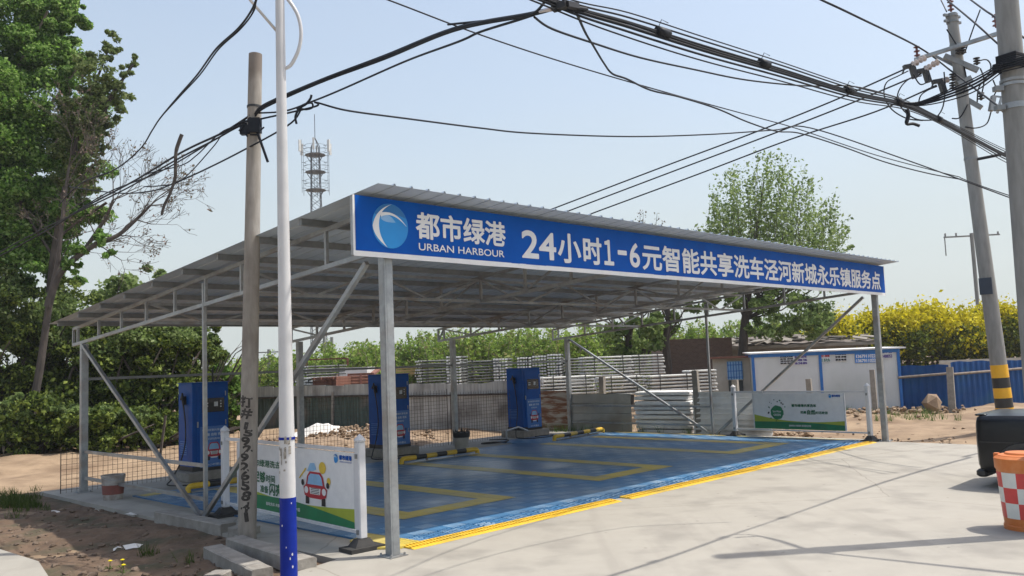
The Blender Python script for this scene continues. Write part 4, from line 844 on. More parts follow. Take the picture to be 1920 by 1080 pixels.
# left side
GD = 'drop wires fanning left from the concrete pole'
for i, (pts, r) in enumerate((
    (((470, 216, 11.75), (425, 245, 12.1), (405, 255, 12.3), (340, 286, 13.2), (250, 340, 15), (160, 388, 17), (95, 428, 19), (0, 480, 21), (-80, 520, 23)), .016),
    (((470, 222, 11.75), (410, 258, 12.3), (330, 300, 13.2), (240, 352, 15), (150, 396, 17), (60, 440, 19.5), (-60, 505, 22.5)), .013),
    (((480, 230, 11.75), (420, 245, 12.1), (370, 290, 12.9), (340, 310, 13.3), (280, 325, 14), (240, 345, 15), (130, 404, 17.5)), .009),
    (((565, 205, 11), (540, 235, 11.2), (450, 285, 11.9), (380, 320, 12.7), (330, 342, 13.2), (285, 358, 14), (220, 362, 15.3), (130, 350, 17)), .012),
    (((460, 226, 11.9), (420, 250, 12.3), (400, 275, 12.6), (355, 325, 13), (325, 345, 13.3), (270, 350, 14.2)), .009),
    (((478, 224, 11.8), (420, 252, 12.2), (300, 322, 14), (200, 362, 16), (115, 415, 18.5)), .011))):
    cable(pts, r, ('thickest', 'second thick', 'looping thin', 'lowest sagging', 'short crossing', 'straight thin')[i]+' drop wire fanning left from the concrete pole to the trees', GD)
for i, dx in enumerate((0, 5)):
    cable([(540-dx*.2, -150, 7.4), (486-dx*.2, -14, 8.5), (470+dx, 22, 9), (445+dx, 55, 9.5), (405+dx, 92, 10.3), (370+dx, 140, 11.2), (335+dx*.6, 180, 12.2), (300, 222, 13.3), (285, 245, 13.9), (262, 280, 14.8), (215, 318, 16), (150, 345, 17.5), (110, 385, 19)], .013 if i == 0 else .010, ('darker' if i == 0 else 'lighter')+' of two twisted wires falling from top edge to the bare tree', 'twisted pair at upper left')
b = MB(); b.tube(crom([px(x, y, 13.2) for x, y in ((341, 252), (336, 265), (330, 285), (329, 310), (328, 335), (318, 365), (308, 385), (303, 404))], 5), [.030]*10+[.026]*12+[.022]*13+[.012], 7); tag(b.build('hanging_branch', bark), 'dark crooked branch hanging in the wires between bare tree and concrete pole', 'branch')
b = MB(); b.tube(crom([px(x, y, 11.0) for x, y in ((584, 178), (582, 185), (574, 195), (562, 203), (554, 218), (556, 232))], 5), .016, 6); b.tube(crom([px(x, y, 11.0) for x, y in ((556, 205), (570, 196), (584, 193), (586, 201), (575, 205), (562, 204))], 5), .014, 6)
tag(b.build('wire_knot', cable_m, None, True), 'looped knot of black wire beside the lamp pole', 'cable')
t = thing('splice_box', 'black cable splice box where the bundles meet at top centre', 'splice box', px(1055, 14, 6.5), 0, world=True)
b = MB(); b.bar(px(1036, 16, 6.5), px(1062, 8, 6.45), .06, .05); b.bar(px(1062, 8, 6.45), px(1082, 12, 6.55), .05, .045); b.build('closure', black_pl, t)
b = MB(); b.tube([px(1036, 16, 6.5), px(1024, 19, 6.6), px(1012, 22, 6.75)], [.022, .014, .010], 8); b.build('tension_clamp', ins_white, t)
b = MB(); b.tube(crom([px(x, y, 11.0) for x, y in ((1700, 205), (1703, 216), (1700, 232), (1712, 232), (1724, 236))], 4), [.026]*8+[.02]*9, 6); tag(b.build('cable_tail', cable_m), 'short dark cable tail dangling below the bundle near the far pole', 'cable')

# ------------------------------------------------------------------ fences behind
def wpath(pts): return [gnd(x, y) for x, y in pts]
def sheet_fence(p0, p1, h, m_, label, rib='v', pitch=.2, amp=.025, posts=True, extra=None, z0=-.05, group='sheet fences behind the bays', name='sheet_fence'):
    d = p1-p0; d.z = 0; ln = d.length; t = thing(name, label, 'fence', Vector((p0.x, p0.y, z0)), math.atan2(d.y, d.x), group); b = MB()
    if rib == 'v':
        N = int(ln/(pitch/4)); prof = [(0, 0), (.25, 1), (.5, 1), (.75, 0)]; cols = []
        x = 0
        while x < ln:
            for f, a in prof:
                if x+f*pitch <= ln: cols.append((x+f*pitch, a*amp+.02*math.sin(x*.9)))
            x += pitch
        n = len(cols); hs = [h+.03*math.sin(c[0]*1.9)+.02*math.sin(c[0]*5.3) for c in cols]
        vs = [(c[0], c[1], 0) for c in cols]+[(c[0], c[1], hs[i]) for i, c in enumerate(cols)]+[(c[0], c[1]+.006, 0) for c in cols]+[(c[0], c[1]+.006, hs[i]) for i, c in enumerate(cols)]
        b.add(vs, [(i, i+1, n+i+1, n+i) for i in range(n-1)]+[(3*n+i, 3*n+i+1, 2*n+i+1, 2*n+i) for i in range(n-1)]+[(n+i, n+i+1, 3*n+i+1, 3*n+i) for i in range(n-1)])
    else:
        rows = []; z = 0
        while z < h:
            for f, a in ((0, 0.0), (.06, 1), (.30, .95), (.93, .05)):
                if z+f*pitch <= h: rows.append((z+f*pitch, -a*amp))
            z += pitch
        n = len(rows); N = max(2, int(ln/.4)); vs = []
        for z, a in rows:
            for i in range(N+1): x = ln*i/N; vs.append((x, a+.03*mnoise.noise(Vector((x*.7, z*.9, p0.x))), z))
        vs2 = [(x, y+.006, z) for x, y, z in vs]
        fs = [(j*(N+1)+i, j*(N+1)+i+1, (j+1)*(N+1)+i+1, (j+1)*(N+1)+i) for j in range(n-1) for i in range(N)]
        b.add(vs, fs); b.add(vs2, [tuple(reversed(f)) for f in fs])
    b.build('sheet', m_, t)
    if extra: extra(t, ln, h)
    return t
def grey_extra(t, ln, h):
    b = MB(); b.bar((0, -.06, h*.74), (ln, -.06, h*.76), .06, .07); b.build('rail', bark, t)
    b = MB(); N = int(ln/.9)
    for i in range(N): b.box((ln*(i+.5)/N, -.035, h*.88), (ln/N-.015, .02, h*.24+.04*math.sin(i*2.2)))
    b.build('top_board', grey_board, t)
    for i in range(int(ln/2.3)): b = MB(); b.bar((.8+i*2.3, -.10, 0), (.86+i*2.3, -.10, h*.86), .08, .08); b.build('post', concrete_b, t)
P1 = gnd(455, 802); P2 = gnd(760, 806); P3 = gnd(1010, 806); P4 = gnd(1066, 807); P5 = gnd(1186, 810); P6 = gnd(1302, 812); P7 = gnd(1450, 816)
sheet_fence(P1, P2, 1.72, green_fence, 'old dark green sheet fence with grey top boards', 'v', .22, .03, extra=grey_extra)
sheet_fence(P2+Vector((.02, 0, 0)), P3, 1.66, grey_board, 'weathered grey sheet fence behind the pale bin', 'v', .30, .02, extra=lambda t, ln, h: MB().bar((0, -.06, h*.75), (ln, -.06, h*.76), .05, .06).build('rail', bark, t))
sheet_fence(P3+Vector((.02, 0, 0)), P4, 1.36, rust_sheet, 'rust streaked beige fence sheet next to a blue cabinet', 'h', .22, .03)
sheet_fence(P4+Vector((.02, 0, 0)), P5, 1.28, beige_sheet, 'plain beige fence sheet between rusty and white sheets', 'h', .30, .02)
sd_ = P6-P5; sl_ = math.hypot(sd_.x, sd_.y); t = thing('slab_stack', 'stack of pale slabs behind the diagonal brace, in line with the fence', 'slab stack', P5+Vector((.05, 0, -.05)), math.atan2(sd_.y, sd_.x))
for i in range(9):
    b = MB(); o_ = random.uniform(-.07, .07); l_ = sl_-.2+random.uniform(-.06, .06); b.cbox((l_/2+.08+o_, .40+random.uniform(-.05, .05), .07+i*.142), (l_, .85, .112), .022); b.build('slab', white_sheet, t)
sheet_fence(P6+Vector((.02, 0, 0)), P7, 1.28, white_sheet, 'white ribbed fence sheet behind the right barrier', 'h', .15, .07)
GP = 'rough concrete posts standing along the fence'
def cpost(x, yb, yt, lab, d=None, wd=.17):
    p = gnd(x, yb) if d is None else Vector((px(x, yb, d).x, d, 0)); zt_ = px(x, yt, p.y).z; b = MB(); h_ = zt_+.1; b.box((0, 0, h_/2-.1), (wd, wd, h_), None, None, .92); o = b.build('fence_post', concrete_b); o.location = p; o.rotation_euler = (random.uniform(-.02, .02), random.uniform(-.03, .03), RZ+.2); tag(o, lab, 'post', GP)
cpost(1132, 806, 706, 'concrete post before the beige fence sheet'); cpost(1312, 812, 694, 'tall concrete post between the two white ribbed sheets')
cpost(1386, 812, 712, 'concrete post behind the splash picture barrier end', None); cpost(1523, 790, 710, 'short concrete post before the white cabin, above the barrier'); cpost(1642, 776, 693, 'leaning concrete post before the bright blue poster')
# blue fence
B1 = gnd(1688, 770); B2 = gnd(1788, 768); B3 = gnd(1960, 756)
def blue_extra(t, ln, h): b = MB(); b.tube([(0, -.08, h*.76), (ln*.5, -.08, h*.79), (ln, -.08, h*.82)], .045, 8); b.build('rail', bark_l, t)
sheet_fence(B1, B2, 1.62, fence_blue, 'royal blue sheet fence from white cabin to the concrete post', 'v', .26, .02, extra=blue_extra)
sheet_fence(B2+Vector((.03, 0, 0)), B3, 1.70, fence_blue, 'royal blue sheet fence behind the banded power pole', 'v', .26, .02, extra=blue_extra)
cpost(1786, 772, 688, 'round shouldered concrete post splitting the blue fence', None, .22)
q0, q1 = px(1760, 676, 40), px(1960, 664, 40)
sheet_fence(Vector((q0.x, 40, 0)), Vector((q1.x, 40, 0)), q0.z+.05, beige_sheet, 'pale grey low wall top seen above the blue fence', 'h', .5, .02)

# ------------------------------------------------------------------ cabin
c0, c1, c2 = gnd(1418, 777), gnd(1692, 770), gnd(1336, 778)
c0 = Vector((c0.x, c0.y, 0)); ud = (c1-c0); ln = ud.length; cab = thing('site_cabin', 'white site cabin with blue frame and pasted phone number posters', 'cabin', c0, math.atan2(ud.y, ud.x))
hc0 = px(1420, 667, c0.y).z; hc1 = px(1690, 650, c1.y).z; Hc = (hc0+hc1)/2; Dc = 4.2
b = MB(); b.box((ln/2, Dc/2, Hc/2), (ln-.02, Dc-.02, Hc-.02))
for i in range(int(ln/.12)): b.box((.06+i*.12, .006, Hc/2), (.05, .014, Hc-.06))
b.build('wall', cont_white, cab)
b = MB()
for x in (0, ln*.47, ln): b.box((x, -.01, Hc/2), (.10, .08, Hc))
b.box((ln/2, -.012, Hc-.06), (ln+.12, .085, .14)); b.box((-.012, Dc/2, Hc-.06), (.085, Dc, .12)); b.box((0, Dc, Hc/2), (.10, .10, Hc)); b.build('frame', cont_blue, cab)
b = MB(); b.prism([(-.15, -.15, Hc), (ln+.25, -.15, Hc), (ln+.25, Dc+.1, Hc+.05), (-.15, Dc+.1, Hc+.05)], (0, 0, .05)); b.build('roof', white_sheet, cab)
g0, g1 = px(1337, 700, 34.6), px(1417, 700, 34.2); gh = px(1376, 667, 34.4).z; gd = g1-g0; gl = math.hypot(gd.x, gd.y)
hut = thing('gate_hut', 'narrow white hut with barred blue window joined to the white cabin', 'hut', Vector((g0.x, g0.y, -.1)), math.atan2(gd.y, gd.x))
b = MB(); b.box((gl/2, 1.5, gh/2), (gl, 2.9, gh))
for i in range(int(gl/.16)): b.box((.1+i*.16, .03, gh/2), (.07, .03, gh-.05))
b.build('wall', beige_sheet, hut)
b = MB(); b.box((gl/2, 1.4, gh+.04), (gl+.2, 3.3, .08)); b.build('roof', wood_red, hut)
b = MB(); b.box((gl*.52, .0, gh*.78), (gl*.36, .06, gh*.33)); wn = b.build('window', skyblue_ink, hut); b = MB()
for i in range(6): b.bar((gl*(.36+.064*i), -.045, gh*.62), (gl*(.36+.064*i), -.045, gh*.94), .03)
for i in range(3): b.bar((gl*.34, -.05, gh*(.66+.11*i)), (gl*.70, -.05, gh*(.66+.11*i)), .025)
b.build('bars', cont_blue, wn)
b = MB(); b.box((gl*.52, .0, gh*.31), (gl*.34, .06, gh*.58)); b.build('door', mat('hut_door_dark', (.04, .05, .05), None, 4, .6), hut)
def poster(x, z, w_, h_, lines, ink, bg=paper_w, lab=None, bold=.004):
    b = MB(); b.box((x, -.024, z), (w_, .006, h_)); p_ = b.build('poster', bg, cab, False, lab); b = MB(); n = len(lines)
    for i, s_ in enumerate(lines): write(b, s_, (x, -.0285, z+h_/2-h_*(i+.5)/n), R_, U_, w_*.88, h_/n*.68, bold, 0, .0015, 'C')
    b.build('lettering', ink, p_)
def cx(x): return (px(x, 700, 1) - px(x, 700, 1)).x
def fx(xp):       # fraction along the cabin front for a pixel column
    r = ray(xp, 700); n_ = Vector((-ud.y, ud.x, 0)); k = (c0-EYE).dot(n_)/r.dot(n_); return (EYE+r*k-c0).dot(ud.normalized())
def zz_(xp, yp): r = ray(xp, yp); n_ = Vector((-ud.y, ud.x, 0)); k = (c0-EYE).dot(n_)/r.dot(n_); return (EYE+r*k).z
for (xa, xb, ya, yb, lines, ink, bg, lab) in (
    (1463, 1490, 667, 683, ('办公家具出租', '空调 床铺', '活动板房', '联系电话'), black_ink, paper_w, 'poster of small dark print beside the violet numbers'),
    (1490, 1516, 666, 684, ('拆迁 回收', '134 4088 7386', '186 2948 8896'), purple_ink, paper_w, 'white poster with two violet phone numbers'),
    (1536, 1559, 663, 671, ('高价 回收',), red_ink, paper_w, 'small poster with red line'),
    (1536, 1559, 671, 679, ('一三 五七九',), green_ink, paper_w, 'small poster with green line'),
    (1567, 1590, 661, 677, ('办公家具出租', '空调 床铺', '联系电话'), black_ink, paper_w, 'poster beside the blue frame post'),
    (1605, 1650, 655, 680, ('中通板式家具', '13679110220', '13679110220'), white_p, blue_ink, 'bright blue poster with two phone numbers'),
    (1653, 1676, 655, 672, ('上下铺', '13488053'), purple_ink, paper_w, 'violet printed poster at the cabin corner')):
    x0, x1 = fx(xa), fx(xb); za, zb2 = zz_((xa+xb)/2, ya), zz_((xa+xb)/2, yb); poster((x0+x1)/2, (za+zb2)/2, x1-x0, za-zb2, lines, ink, bg, lab, .006)
# brick shed and the long low shed
def shed(xa, xb, yt, d, name, label, wm, depth=5, yb=None, roof=True):
    p = px(xa, yt, d); q_ = px(xb, yt, d); z = p.z; t = thing(name, label, 'shed', Vector((p.x, d, -.3)), 0); wv = q_.x-p.x
    b = MB(); b.box((wv/2, depth/2, (z+.3)/2), (wv, depth, z+.3)); b.build('wall', wm, t)
    if roof:
        b = MB(); N = 26; vs = []
        for j, (y, dz) in enumerate(((-.45, -.02), (depth*.5, .45), (depth+.3, .1))):
            for i in range(N+1): vs.append((-.3+(wv+.6)*i/N, y+random.uniform(-.08, .08) if j == 0 else y, z+.3+dz+random.uniform(-.04, .05)))
        b.add(vs, [(j*(N+1)+i, j*(N+1)+i+1, (j+1)*(N+1)+i+1, (j+1)*(N+1)+i) for j in range(2) for i in range(N)]); b.add([(x, y, z_-.07) for x, y, z_ in vs], [(i, N+1+i, N+2+i, i+1) for i in range(N)]+[(N+1+i, 2*N+2+i, 2*N+3+i, N+2+i) for i in range(N)])
        rf = b.build('roof', tar, t)
        b = MB()
        for i in range(60): x = -.2+(wv+.3)*i/59; y = random.uniform(-.4, depth*.45); b.box((x, y, z+.36+.09*(y+.4)+random.uniform(0, .12)), (random.uniform(.5, .9), .25, .05), Matrix.Rotation(random.uniform(-.5, .5), 3, 'X') @ Matrix.Rotation(random.uniform(-.6, .6), 3, 'Z'))
        b.build('torn_felt', shed_wall, rf)
        b = MB(); b.box((wv/2, -.42, z+.17), (wv+.5, .06, .16)); b.build('fascia', shed_wall, t)
    return t
shed(1252, 1372, 637, 40, 'brick_shed', 'dark brown brick shed behind the pole stacks', brick, 5, roof=False)
shed(1372, 1628, 648, 42, 'low_shed', 'long low shed with torn felt roof behind the white cabin', shed_wall, 5)
t = shed(636, 688, 690, 50, 'small_hut', 'small white hut with reddish roof behind the red crate', cont_white, 3, roof=False)
b = MB(); b.prism([(-.3, -.3, 2.05), (1.9, -.3, 2.05), (1.9, 3.2, 2.45), (-.3, 3.2, 2.45)], (0, 0, .12)); b.build('roof', wood_red, t)

# ------------------------------------------------------------------ stacks of poles behind the fence
protos = {}
def bundle(xc, ytop, d, ang, ncol, nrow, ln, label, lite=False, zb=None, dia=.105, group='strapped bundles of poles behind the fence'):
    top = px(xc, ytop, d).z; nrow = max(3, round(nrow*1.0)); pit = dia*1.12; z0 = top-nrow*pit if zb is None else zb
    t = thing('pole_bundle', label, 'pole bundle', Vector((px(xc, ytop, d).x, d, z0)), ang, group)
    key = (round(ln, 2), lite)
    for r in range(nrow):
        for c in range(ncol):
            if 0 < r < nrow-1 and 0 < c < ncol-1: b_ok = False
            if key not in protos:
                b = MB(); b.cbox((0, 0, 0), (ln, dia, dia*.66), .02); o = b.build('pole', [stake_lite if lite else stake_side], t)
                [MB().cbox((q*(ln/2+.004), 0, 0), (.02, dia*.9, dia*.62), .009).build('pole_end', stake_end, o) for q in (-1, 1)]; protos[key] = o
            else: o = copy_tree(protos[key], t)
            o.location = (random.uniform(-.05, .05), (c-(ncol-1)/2)*pit, dia/2+r*pit); o.rotation_euler = (0, random.uniform(-.008, .008), random.uniform(-.012, .012))
    for x in (-ln*.3, ln*.3):
        b = MB(); w_, h_ = ncol*pit+.02, nrow*pit+.01; b.box((x, 0, h_), (.03, w_, .008)); b.box((x, -w_/2, h_/2), (.03, .008, h_)); b.box((x, w_/2, h_/2), (.03, .008, h_)); b.build('strap', strap_m, t)
    return t
T = rad
BL = [ (606, 684, 38, T(42), 6, 9, 1.9, 'grey bundle with white ends under the rusty steel rack', False), (588, 706, 36.5, T(80), 8, 4, 1.6, 'low white ended bundle nearest the green fence', False),
 (815, 674, 36, T(25), 6, 10, 1.45, 'dark sided bundle beside the yellow planks', False), (857, 667, 34.8, T(82), 5, 12, 1.5, 'tall narrow bundle showing white ends behind the bin', False),
 (900, 675, 36, T(20), 6, 9, 1.45, 'dark sided bundle between the bin and the cabinet beside it', False), (943, 671, 35, T(82), 5, 10, 1.5, 'white ended bundle touching a blue cabinet top corner', False),
 (984, 669, 35.5, T(86), 5, 11, 1.5, 'white ended bundle directly above a blue cabinet', False), (1013, 666, 35.8, T(84), 5, 11, 1.5, 'white ended bundle between cabinet top and tallest bundle', False), (1041, 663, 35.5, T(83), 5, 13, 1.5, 'tallest white ended bundle beside the rear post with a brace', False),
 (1070, 671, 36.2, T(35), 5, 10, 1.1, 'short bundle behind the rear post with a brace', False),
 (1134, 667, 34, T(14), 7, 8, 1.95, 'longest pale bundle with its sides showing, above the brace', True), (1210, 664, 35, T(10), 6, 8, 1.30, 'upper pale bundle nearest the brick shed', True),
 (1060, 704, 31.8, T(18), 7, 7, 2.1, 'lower pale bundle behind the rusty sheet', True), (1162, 704, 31, T(14), 7, 6, 1.6, 'lower pale bundle behind the beige sheet', True), (1254, 701, 30.5, T(12), 7, 7, 1.65, 'lower pale bundle behind the white ribbed sheet', True),
 (1310, 692, 31, T(10), 6, 8, 1.0, 'short pale bundle beside the cabin', True)]
for a in BL: bundle(*a)
def woodstack(xc, ytop, d, ang, ncol, nrow, ln, label):
    top = px(xc, ytop, d).z; t = thing('timber_stack', label, 'timber stack', Vector((px(xc, ytop, d).x, d, top-nrow*.11)), ang); first = None
    for r in range(nrow):
        for c in range(ncol):
            if first is None:
                b = MB(); b.box((0, 0, 0), (ln, .10, .10)); first = b.build('beam', wood_red, t); e = MB(); e.box((ln/2+.003, 0, 0), (.012, .09, .09)); e.build('beam_end', wood_end, first); o = first
            else: o = copy_tree(first, t)
            o.location = (random.uniform(-.05, .05), (c-(ncol-1)/2)*.112, .05+r*.108)
woodstack(640, 705, 36, T(70), 10, 4, 2.6, 'reddish timber stack behind the green fence')
t = thing('crate', 'red slatted crate between timber stack and cabinet', 'crate', px(678, 722, 36), .1)
b = MB()
for i in range(4):
    b.box((0, -.3, .06+i*.13), (1.0, .03, .09)); b.box((-.5, 0, .06+i*.13), (.03, .6, .09)); b.box((.5, 0, .06+i*.13), (.03, .6, .09)); b.box((0, .3, .06+i*.13), (1.0, .03, .09))
b.build('slats', wood_red, t); frt = mat('faded_red_timber', (.30, .13, .10), None, 5, .85)
for x in (-.5, 0, .5): b = MB(); b.box((x, -.325, .25), (.08, .02, .5)); b.build('batten', frt, t)
b = MB(); p = px(768, 700, 37); 
for i in range(3): b.box(p+Vector((0, 0, .12*i)), (2.0, .3, .09))
tag(b.build('plank', timber), 'yellow planks lying behind the grey fence', 'plank')
t = thing('angle_iron_stack', 'rusty steel frame rack on top of a grey bundle', 'steel rack', px(612, 686, 38), .1)
b = MB()
for x in (-.9, .9): b.bar((x, 0, 0), (x, 0, .30), .05); b.bar((x, .5, 0), (x, .5, .30), .05)
b.bar((-.9, 0, .3), (.9, 0, .3), .05); b.bar((-.9, .5, .3), (.9, .5, .3), .05); b.build('rack_frame', wood_red, t)

# ------------------------------------------------------------------ cell tower
d = 125; sc = d/F; p = px(599, 700, d); t = thing('cell_tower', 'grey lattice cell tower with three antenna platforms in haze', 'tower', Vector((p.x, d, 0)), .35)
zt = px(598, 214, d).z; zm = px(598, 258, d).z; zp = [px(598, y, d).z for y in (290, 322, 356)]
b = MB(); hw0, hw1 = 1.15, .62
def leg(z): f = z/zp[0]; return hw0*(1-f)+hw1*f
C4 = ((-1, -1), (1, -1), (1, 1), (-1, 1))
for q in C4: b.bar((q[0]*leg(0), q[1]*leg(0), -1), (q[0]*.55, q[1]*.55, zp[0]+1.2), .11)
z = 0; i = 0
while z < zp[0]:
    z2 = z+1.15; a, c = leg(z), leg(z2)
    for k in range(4):
        q, r = C4[k], C4[(k+1) % 4]
        b.bar((q[0]*a, q[1]*a, z), (r[0]*c, r[1]*c, z2), .05); b.bar((r[0]*a, r[1]*a, z), (q[0]*c, q[1]*c, z2), .05)
    z = z2
b.build('lattice', tower_m, t)
b = MB(); b.bar((0, 0, zm), (0, 0, zt), .09)
for q in C4: b.bar((q[0]*.55, q[1]*.55, zp[0]+1.2), (0, 0, zm), .09)
b.build('mast', tower_m, t)
for j, z in enumerate(zp):
    b = MB(); R0 = 1.5
    b.lathe((0, 0, z-.08), [(.95, 0), (R0, 0), (R0, .06), (.95, .06)], 16)
    for k in range(16):
        a0, a1 = k*math.pi/8, (k+1)*math.pi/8
        for hh in (.75, 1.35): b.bar((R0*1.05*math.cos(a0), R0*1.05*math.sin(a0), z+hh), (R0*1.05*math.cos(a1), R0*1.05*math.sin(a1), z+hh), .035)
    for k in range(4): q = C4[k]; b.bar((q[0]*.6, q[1]*.6, z-1.0), (q[0]*1.1, q[1]*1.1, z-.08), .08)
    pf = b.build('platform', tower_m, t)
    for k in range(6): b = MB(); a0 = k*math.pi/3+.3; r_ = 2.15; b.bar((r_*math.cos(a0), r_*math.sin(a0), z-.6), (r_*math.cos(a0), r_*math.sin(a0), z+2.0), .055); b.bar((R0*math.cos(a0), R0*math.sin(a0), z+.1), (r_*math.cos(a0), r_*math.sin(a0), z+.1), .06); b.bar((R0*math.cos(a0), R0*math.sin(a0), z+1.2), (r_*math.cos(a0), r_*math.sin(a0), z+1.2), .06); b.build('antenna_mount', tower_m, pf)
    if j == 0:
        for k in range(6): a0 = k*math.pi/3+.3; b = MB(); b.box((2.4*math.cos(a0), 2.4*math.sin(a0), z+1.1), (.35, .25, 1.7), Matrix.Rotation(a0, 3, 'Z')); b.build('antenna', tower_w, t)
GPl = 'thin far poles behind the stacks'
for x, y0, y1, lab in ((504, 655, 715, 'thin far concrete pole with a crossbar behind concrete pole'), (608, 628, 690, 'thin far grey pole nearer the diagonal brace'), (622, 632, 690, 'thin far grey pole nearer the small white hut')):
    d = 60; p = px(x, y0, d); b = MB(); b.tube([(p.x, d, -.3), (p.x, d, p.z)], .11, 8)
    if x == 504: b.bar((p.x-.7, d, p.z-.2), (p.x+.7, d, p.z-.2), .08)
    tag(b.build('far_pole', pole_grey), lab, 'pole', GPl)
b = MB(); p = px(1822, 443, 55); b.tube([(p.x, 55, -.3), (p.x, 55, p.z+.2)], .12, 8); b.bar((p.x-1.8, 55, p.z), (p.x+1.8, 55, p.z+.05), .09)
for x in (-1.7, -1.0, 1.0, 1.7): b.bar((p.x+x, 55, p.z), (p.x+x, 55, p.z+.25), .08)
b.bar((p.x-1.75, 55, p.z), (p.x-1.75, 55, p.z-1.2), .05); tag(b.build('far_pole', pole_grey), 'far T shaped power pole behind the banded power pole', 'pole', GPl)

# ------------------------------------------------------------------ vegetation
def leafcloud(pts, size, up=.35, sizevar=.5):
    pts = np.asarray(pts, float); n = len(pts); nr = RNG.normal(size=(n, 3)); nr[:, 2] += up*np.sign(RNG.random(n)-.2)*1.2; nr /= np.linalg.norm(nr, axis=1)[:, None]
    a = RNG.normal(size=(n, 3)); t1 = np.cross(nr, a); t1 /= np.linalg.norm(t1, axis=1)[:, None]; t2 = np.cross(nr, t1)
    s = size*(1+sizevar*RNG.normal(size=n)).clip(.4, 1.9)[:, None]
    v = np.stack([pts+t1*s*.62, pts+t2*s*.36+nr*s*.10, pts-t1*s*.55, pts-t2*s*.36+nr*s*.10], 1).reshape(-1, 3); return v
def leafobj(name, clouds, mats, parent, smooth=False):
    V_ = np.concatenate([c for c, _ in clouds]); M_ = np.concatenate([np.full(len(c)//4, m, np.int32) for c, m in clouds]); n = len(V_)//4
    M4 = np.array(parent.matrix_basis.inverted()); V_ = V_ @ M4[:3, :3].T + M4[:3, 3]
    me = bpy.data.meshes.new(name); me.vertices.add(n*4); me.vertices.foreach_set('co', V_.astype(np.float32).ravel()); me.loops.add(n*4); me.loops.foreach_set('vertex_index', np.arange(n*4, dtype=np.int32))
    me.polygons.add(n); me.polygons.foreach_set('loop_start', np.arange(0, n*4, 4, dtype=np.int32)); me.polygons.foreach_set('material_index', M_)
    for m in mats: me.materials.append(m)
    me.update(calc_edges=True); me.validate(); o = bpy.data.objects.new(name, me); COL.objects.link(o); o.parent = parent; return o
def blob_pts(c, r, n, shell=.55, ang=None):
    c = np.array(c, float); r = np.array(r, float); d = RNG.normal(size=(n, 3)); d /= np.linalg.norm(d, axis=1)[:, None]; k = (shell+(1-shell)*RNG.random(n))**.7
    return c+d*r*k[:, None]
def clump_crown(c, r, nclump, nleaf, size, cl=.34, bias=0.0, flat=.8):
    """leaves gathered in clumps spread through an ellipsoid"""
    out = []; c = np.array(c, float); r = np.array(r, float)
    for i in range(nclump):
        d = RNG.normal(size=3); d /= np.linalg.norm(d); k = (.25+.75*RNG.random())**.6; cc = c+d*r*k; cr = cl*r.min()*(.6+.8*RNG.random())
        out.append(blob_pts(cc, (cr*1.15, cr*1.15, cr*flat), int(nleaf/nclump*(.5+RNG.random())), .25))
    return leafcloud(np.concatenate(out), size)
def shoots(base_pts, dirs, lens, per, size, spread=.16):
    P = []
    for b_, d_, l_ in zip(base_pts, dirs, lens):
        t_ = RNG.random(per)**.8; w_ = spread*(1.15-t_)*1.3
        P.append(np.array(b_)+np.outer(t_*l_, d_)+RNG.normal(size=(per, 3))*w_[:, None])
    return leafcloud(np.concatenate(P), size)
def limbs(mb, p, d, ln, r, depth, kids=3, spread=.55, up=.15, tips=None, minr=.006, seg=4, droop=0.0):
    pts = [Vector(p)]; d = Vector(d).normalized(); rs = [r]
    for i in range(seg):
        d = (d+Vector((random.uniform(-1, 1), random.uniform(-1, 1), random.uniform(-1, 1)))*.16+Vector((0, 0, up*.3-droop))).normalized(); pts.append(pts[-1]+d*(ln/seg)); rs.append(max(minr, r*(1-.5*(i+1)/seg)))
    mb.tube(pts, rs, 7 if r > .05 else (5 if r > .02 else 4), None, False)
    if depth == 0:
        if tips is not None: tips += pts[1:]
        return
    for k in range(kids):
        i = random.choice(range(max(1, seg-2), seg+1)) if k else seg; ax_ = d.orthogonal().normalized(); ax_.rotate(Matrix.Rotation(random.uniform(0, 6.28), 3, d)); nd = (d+ax_*spread*random.uniform(.5, 1.3)).normalized()
        limbs(mb, pts[i], nd, ln*random.uniform(.6, .85), rs[i]*.72, depth-1, kids, spread, up, tips, minr, seg, droop)
def tree(name, label, cat, base, group=None): return thing(name, label, cat, base, 0, group, world=True)

# 1. dense poplar at far left, its lobes given as (px x, px y, dist, rx, ry(depth), rz)
dT = 29.5; k_ = dT/F
t = tree('poplar_tree', 'tall dense bright green poplar behind the bare tree', 'tree', Vector((px(-60, 800, dT).x, dT, -.1)))
b = MB(); P = [px(x, y, dT) for x, y in ((-60, 852), (-55, 600), (-40, 350), (-20, 100), (-10, -150))]; b.tube(P, [.32, .27, .22, .15, .08], 10)
for x0, y0, x1, y1 in ((-55, 600, 80, 420), (-45, 430, 110, 260), (-40, 350, 150, 120), (-30, 220, 90, 20), (-55, 560, 10, 470)): b.tube(crom([px(x0, y0, dT), px((x0+x1)/2, (y0+y1)/2+14, dT-.3), px(x1, y1, dT-.6)], 4), [.10]*3+[.07]*3+[.04]*3, 6)
smooth_auto(b.build('trunk', bark_l, t))
lob = [(20, 60, 110, 130), (95, 30, 60, 75), (60, 180, 130, 120), (10, 300, 130, 130), (105, 300, 85, 100), (150, 180, 45, 90), (40, 420, 120, 100), (-60, 150, 130, 200), (-60, 420, 120, 160), (120, 400, 75, 70), (60, 510, 110, 60), (115, 95, 38, 90), (-10, -70, 120, 90), (130, -10, 20, 40)]
cl = []
for x, y, rx, ry in lob: q = px(x, y, dT); cl.append((clump_crown(q, (rx*k_, rx*k_*.9+.5, ry*k_), max(10, int(rx*ry/300)), int(rx*ry*2.0), .092, .25), 0))
leafobj('crown', cl, [lf_poplar], t)
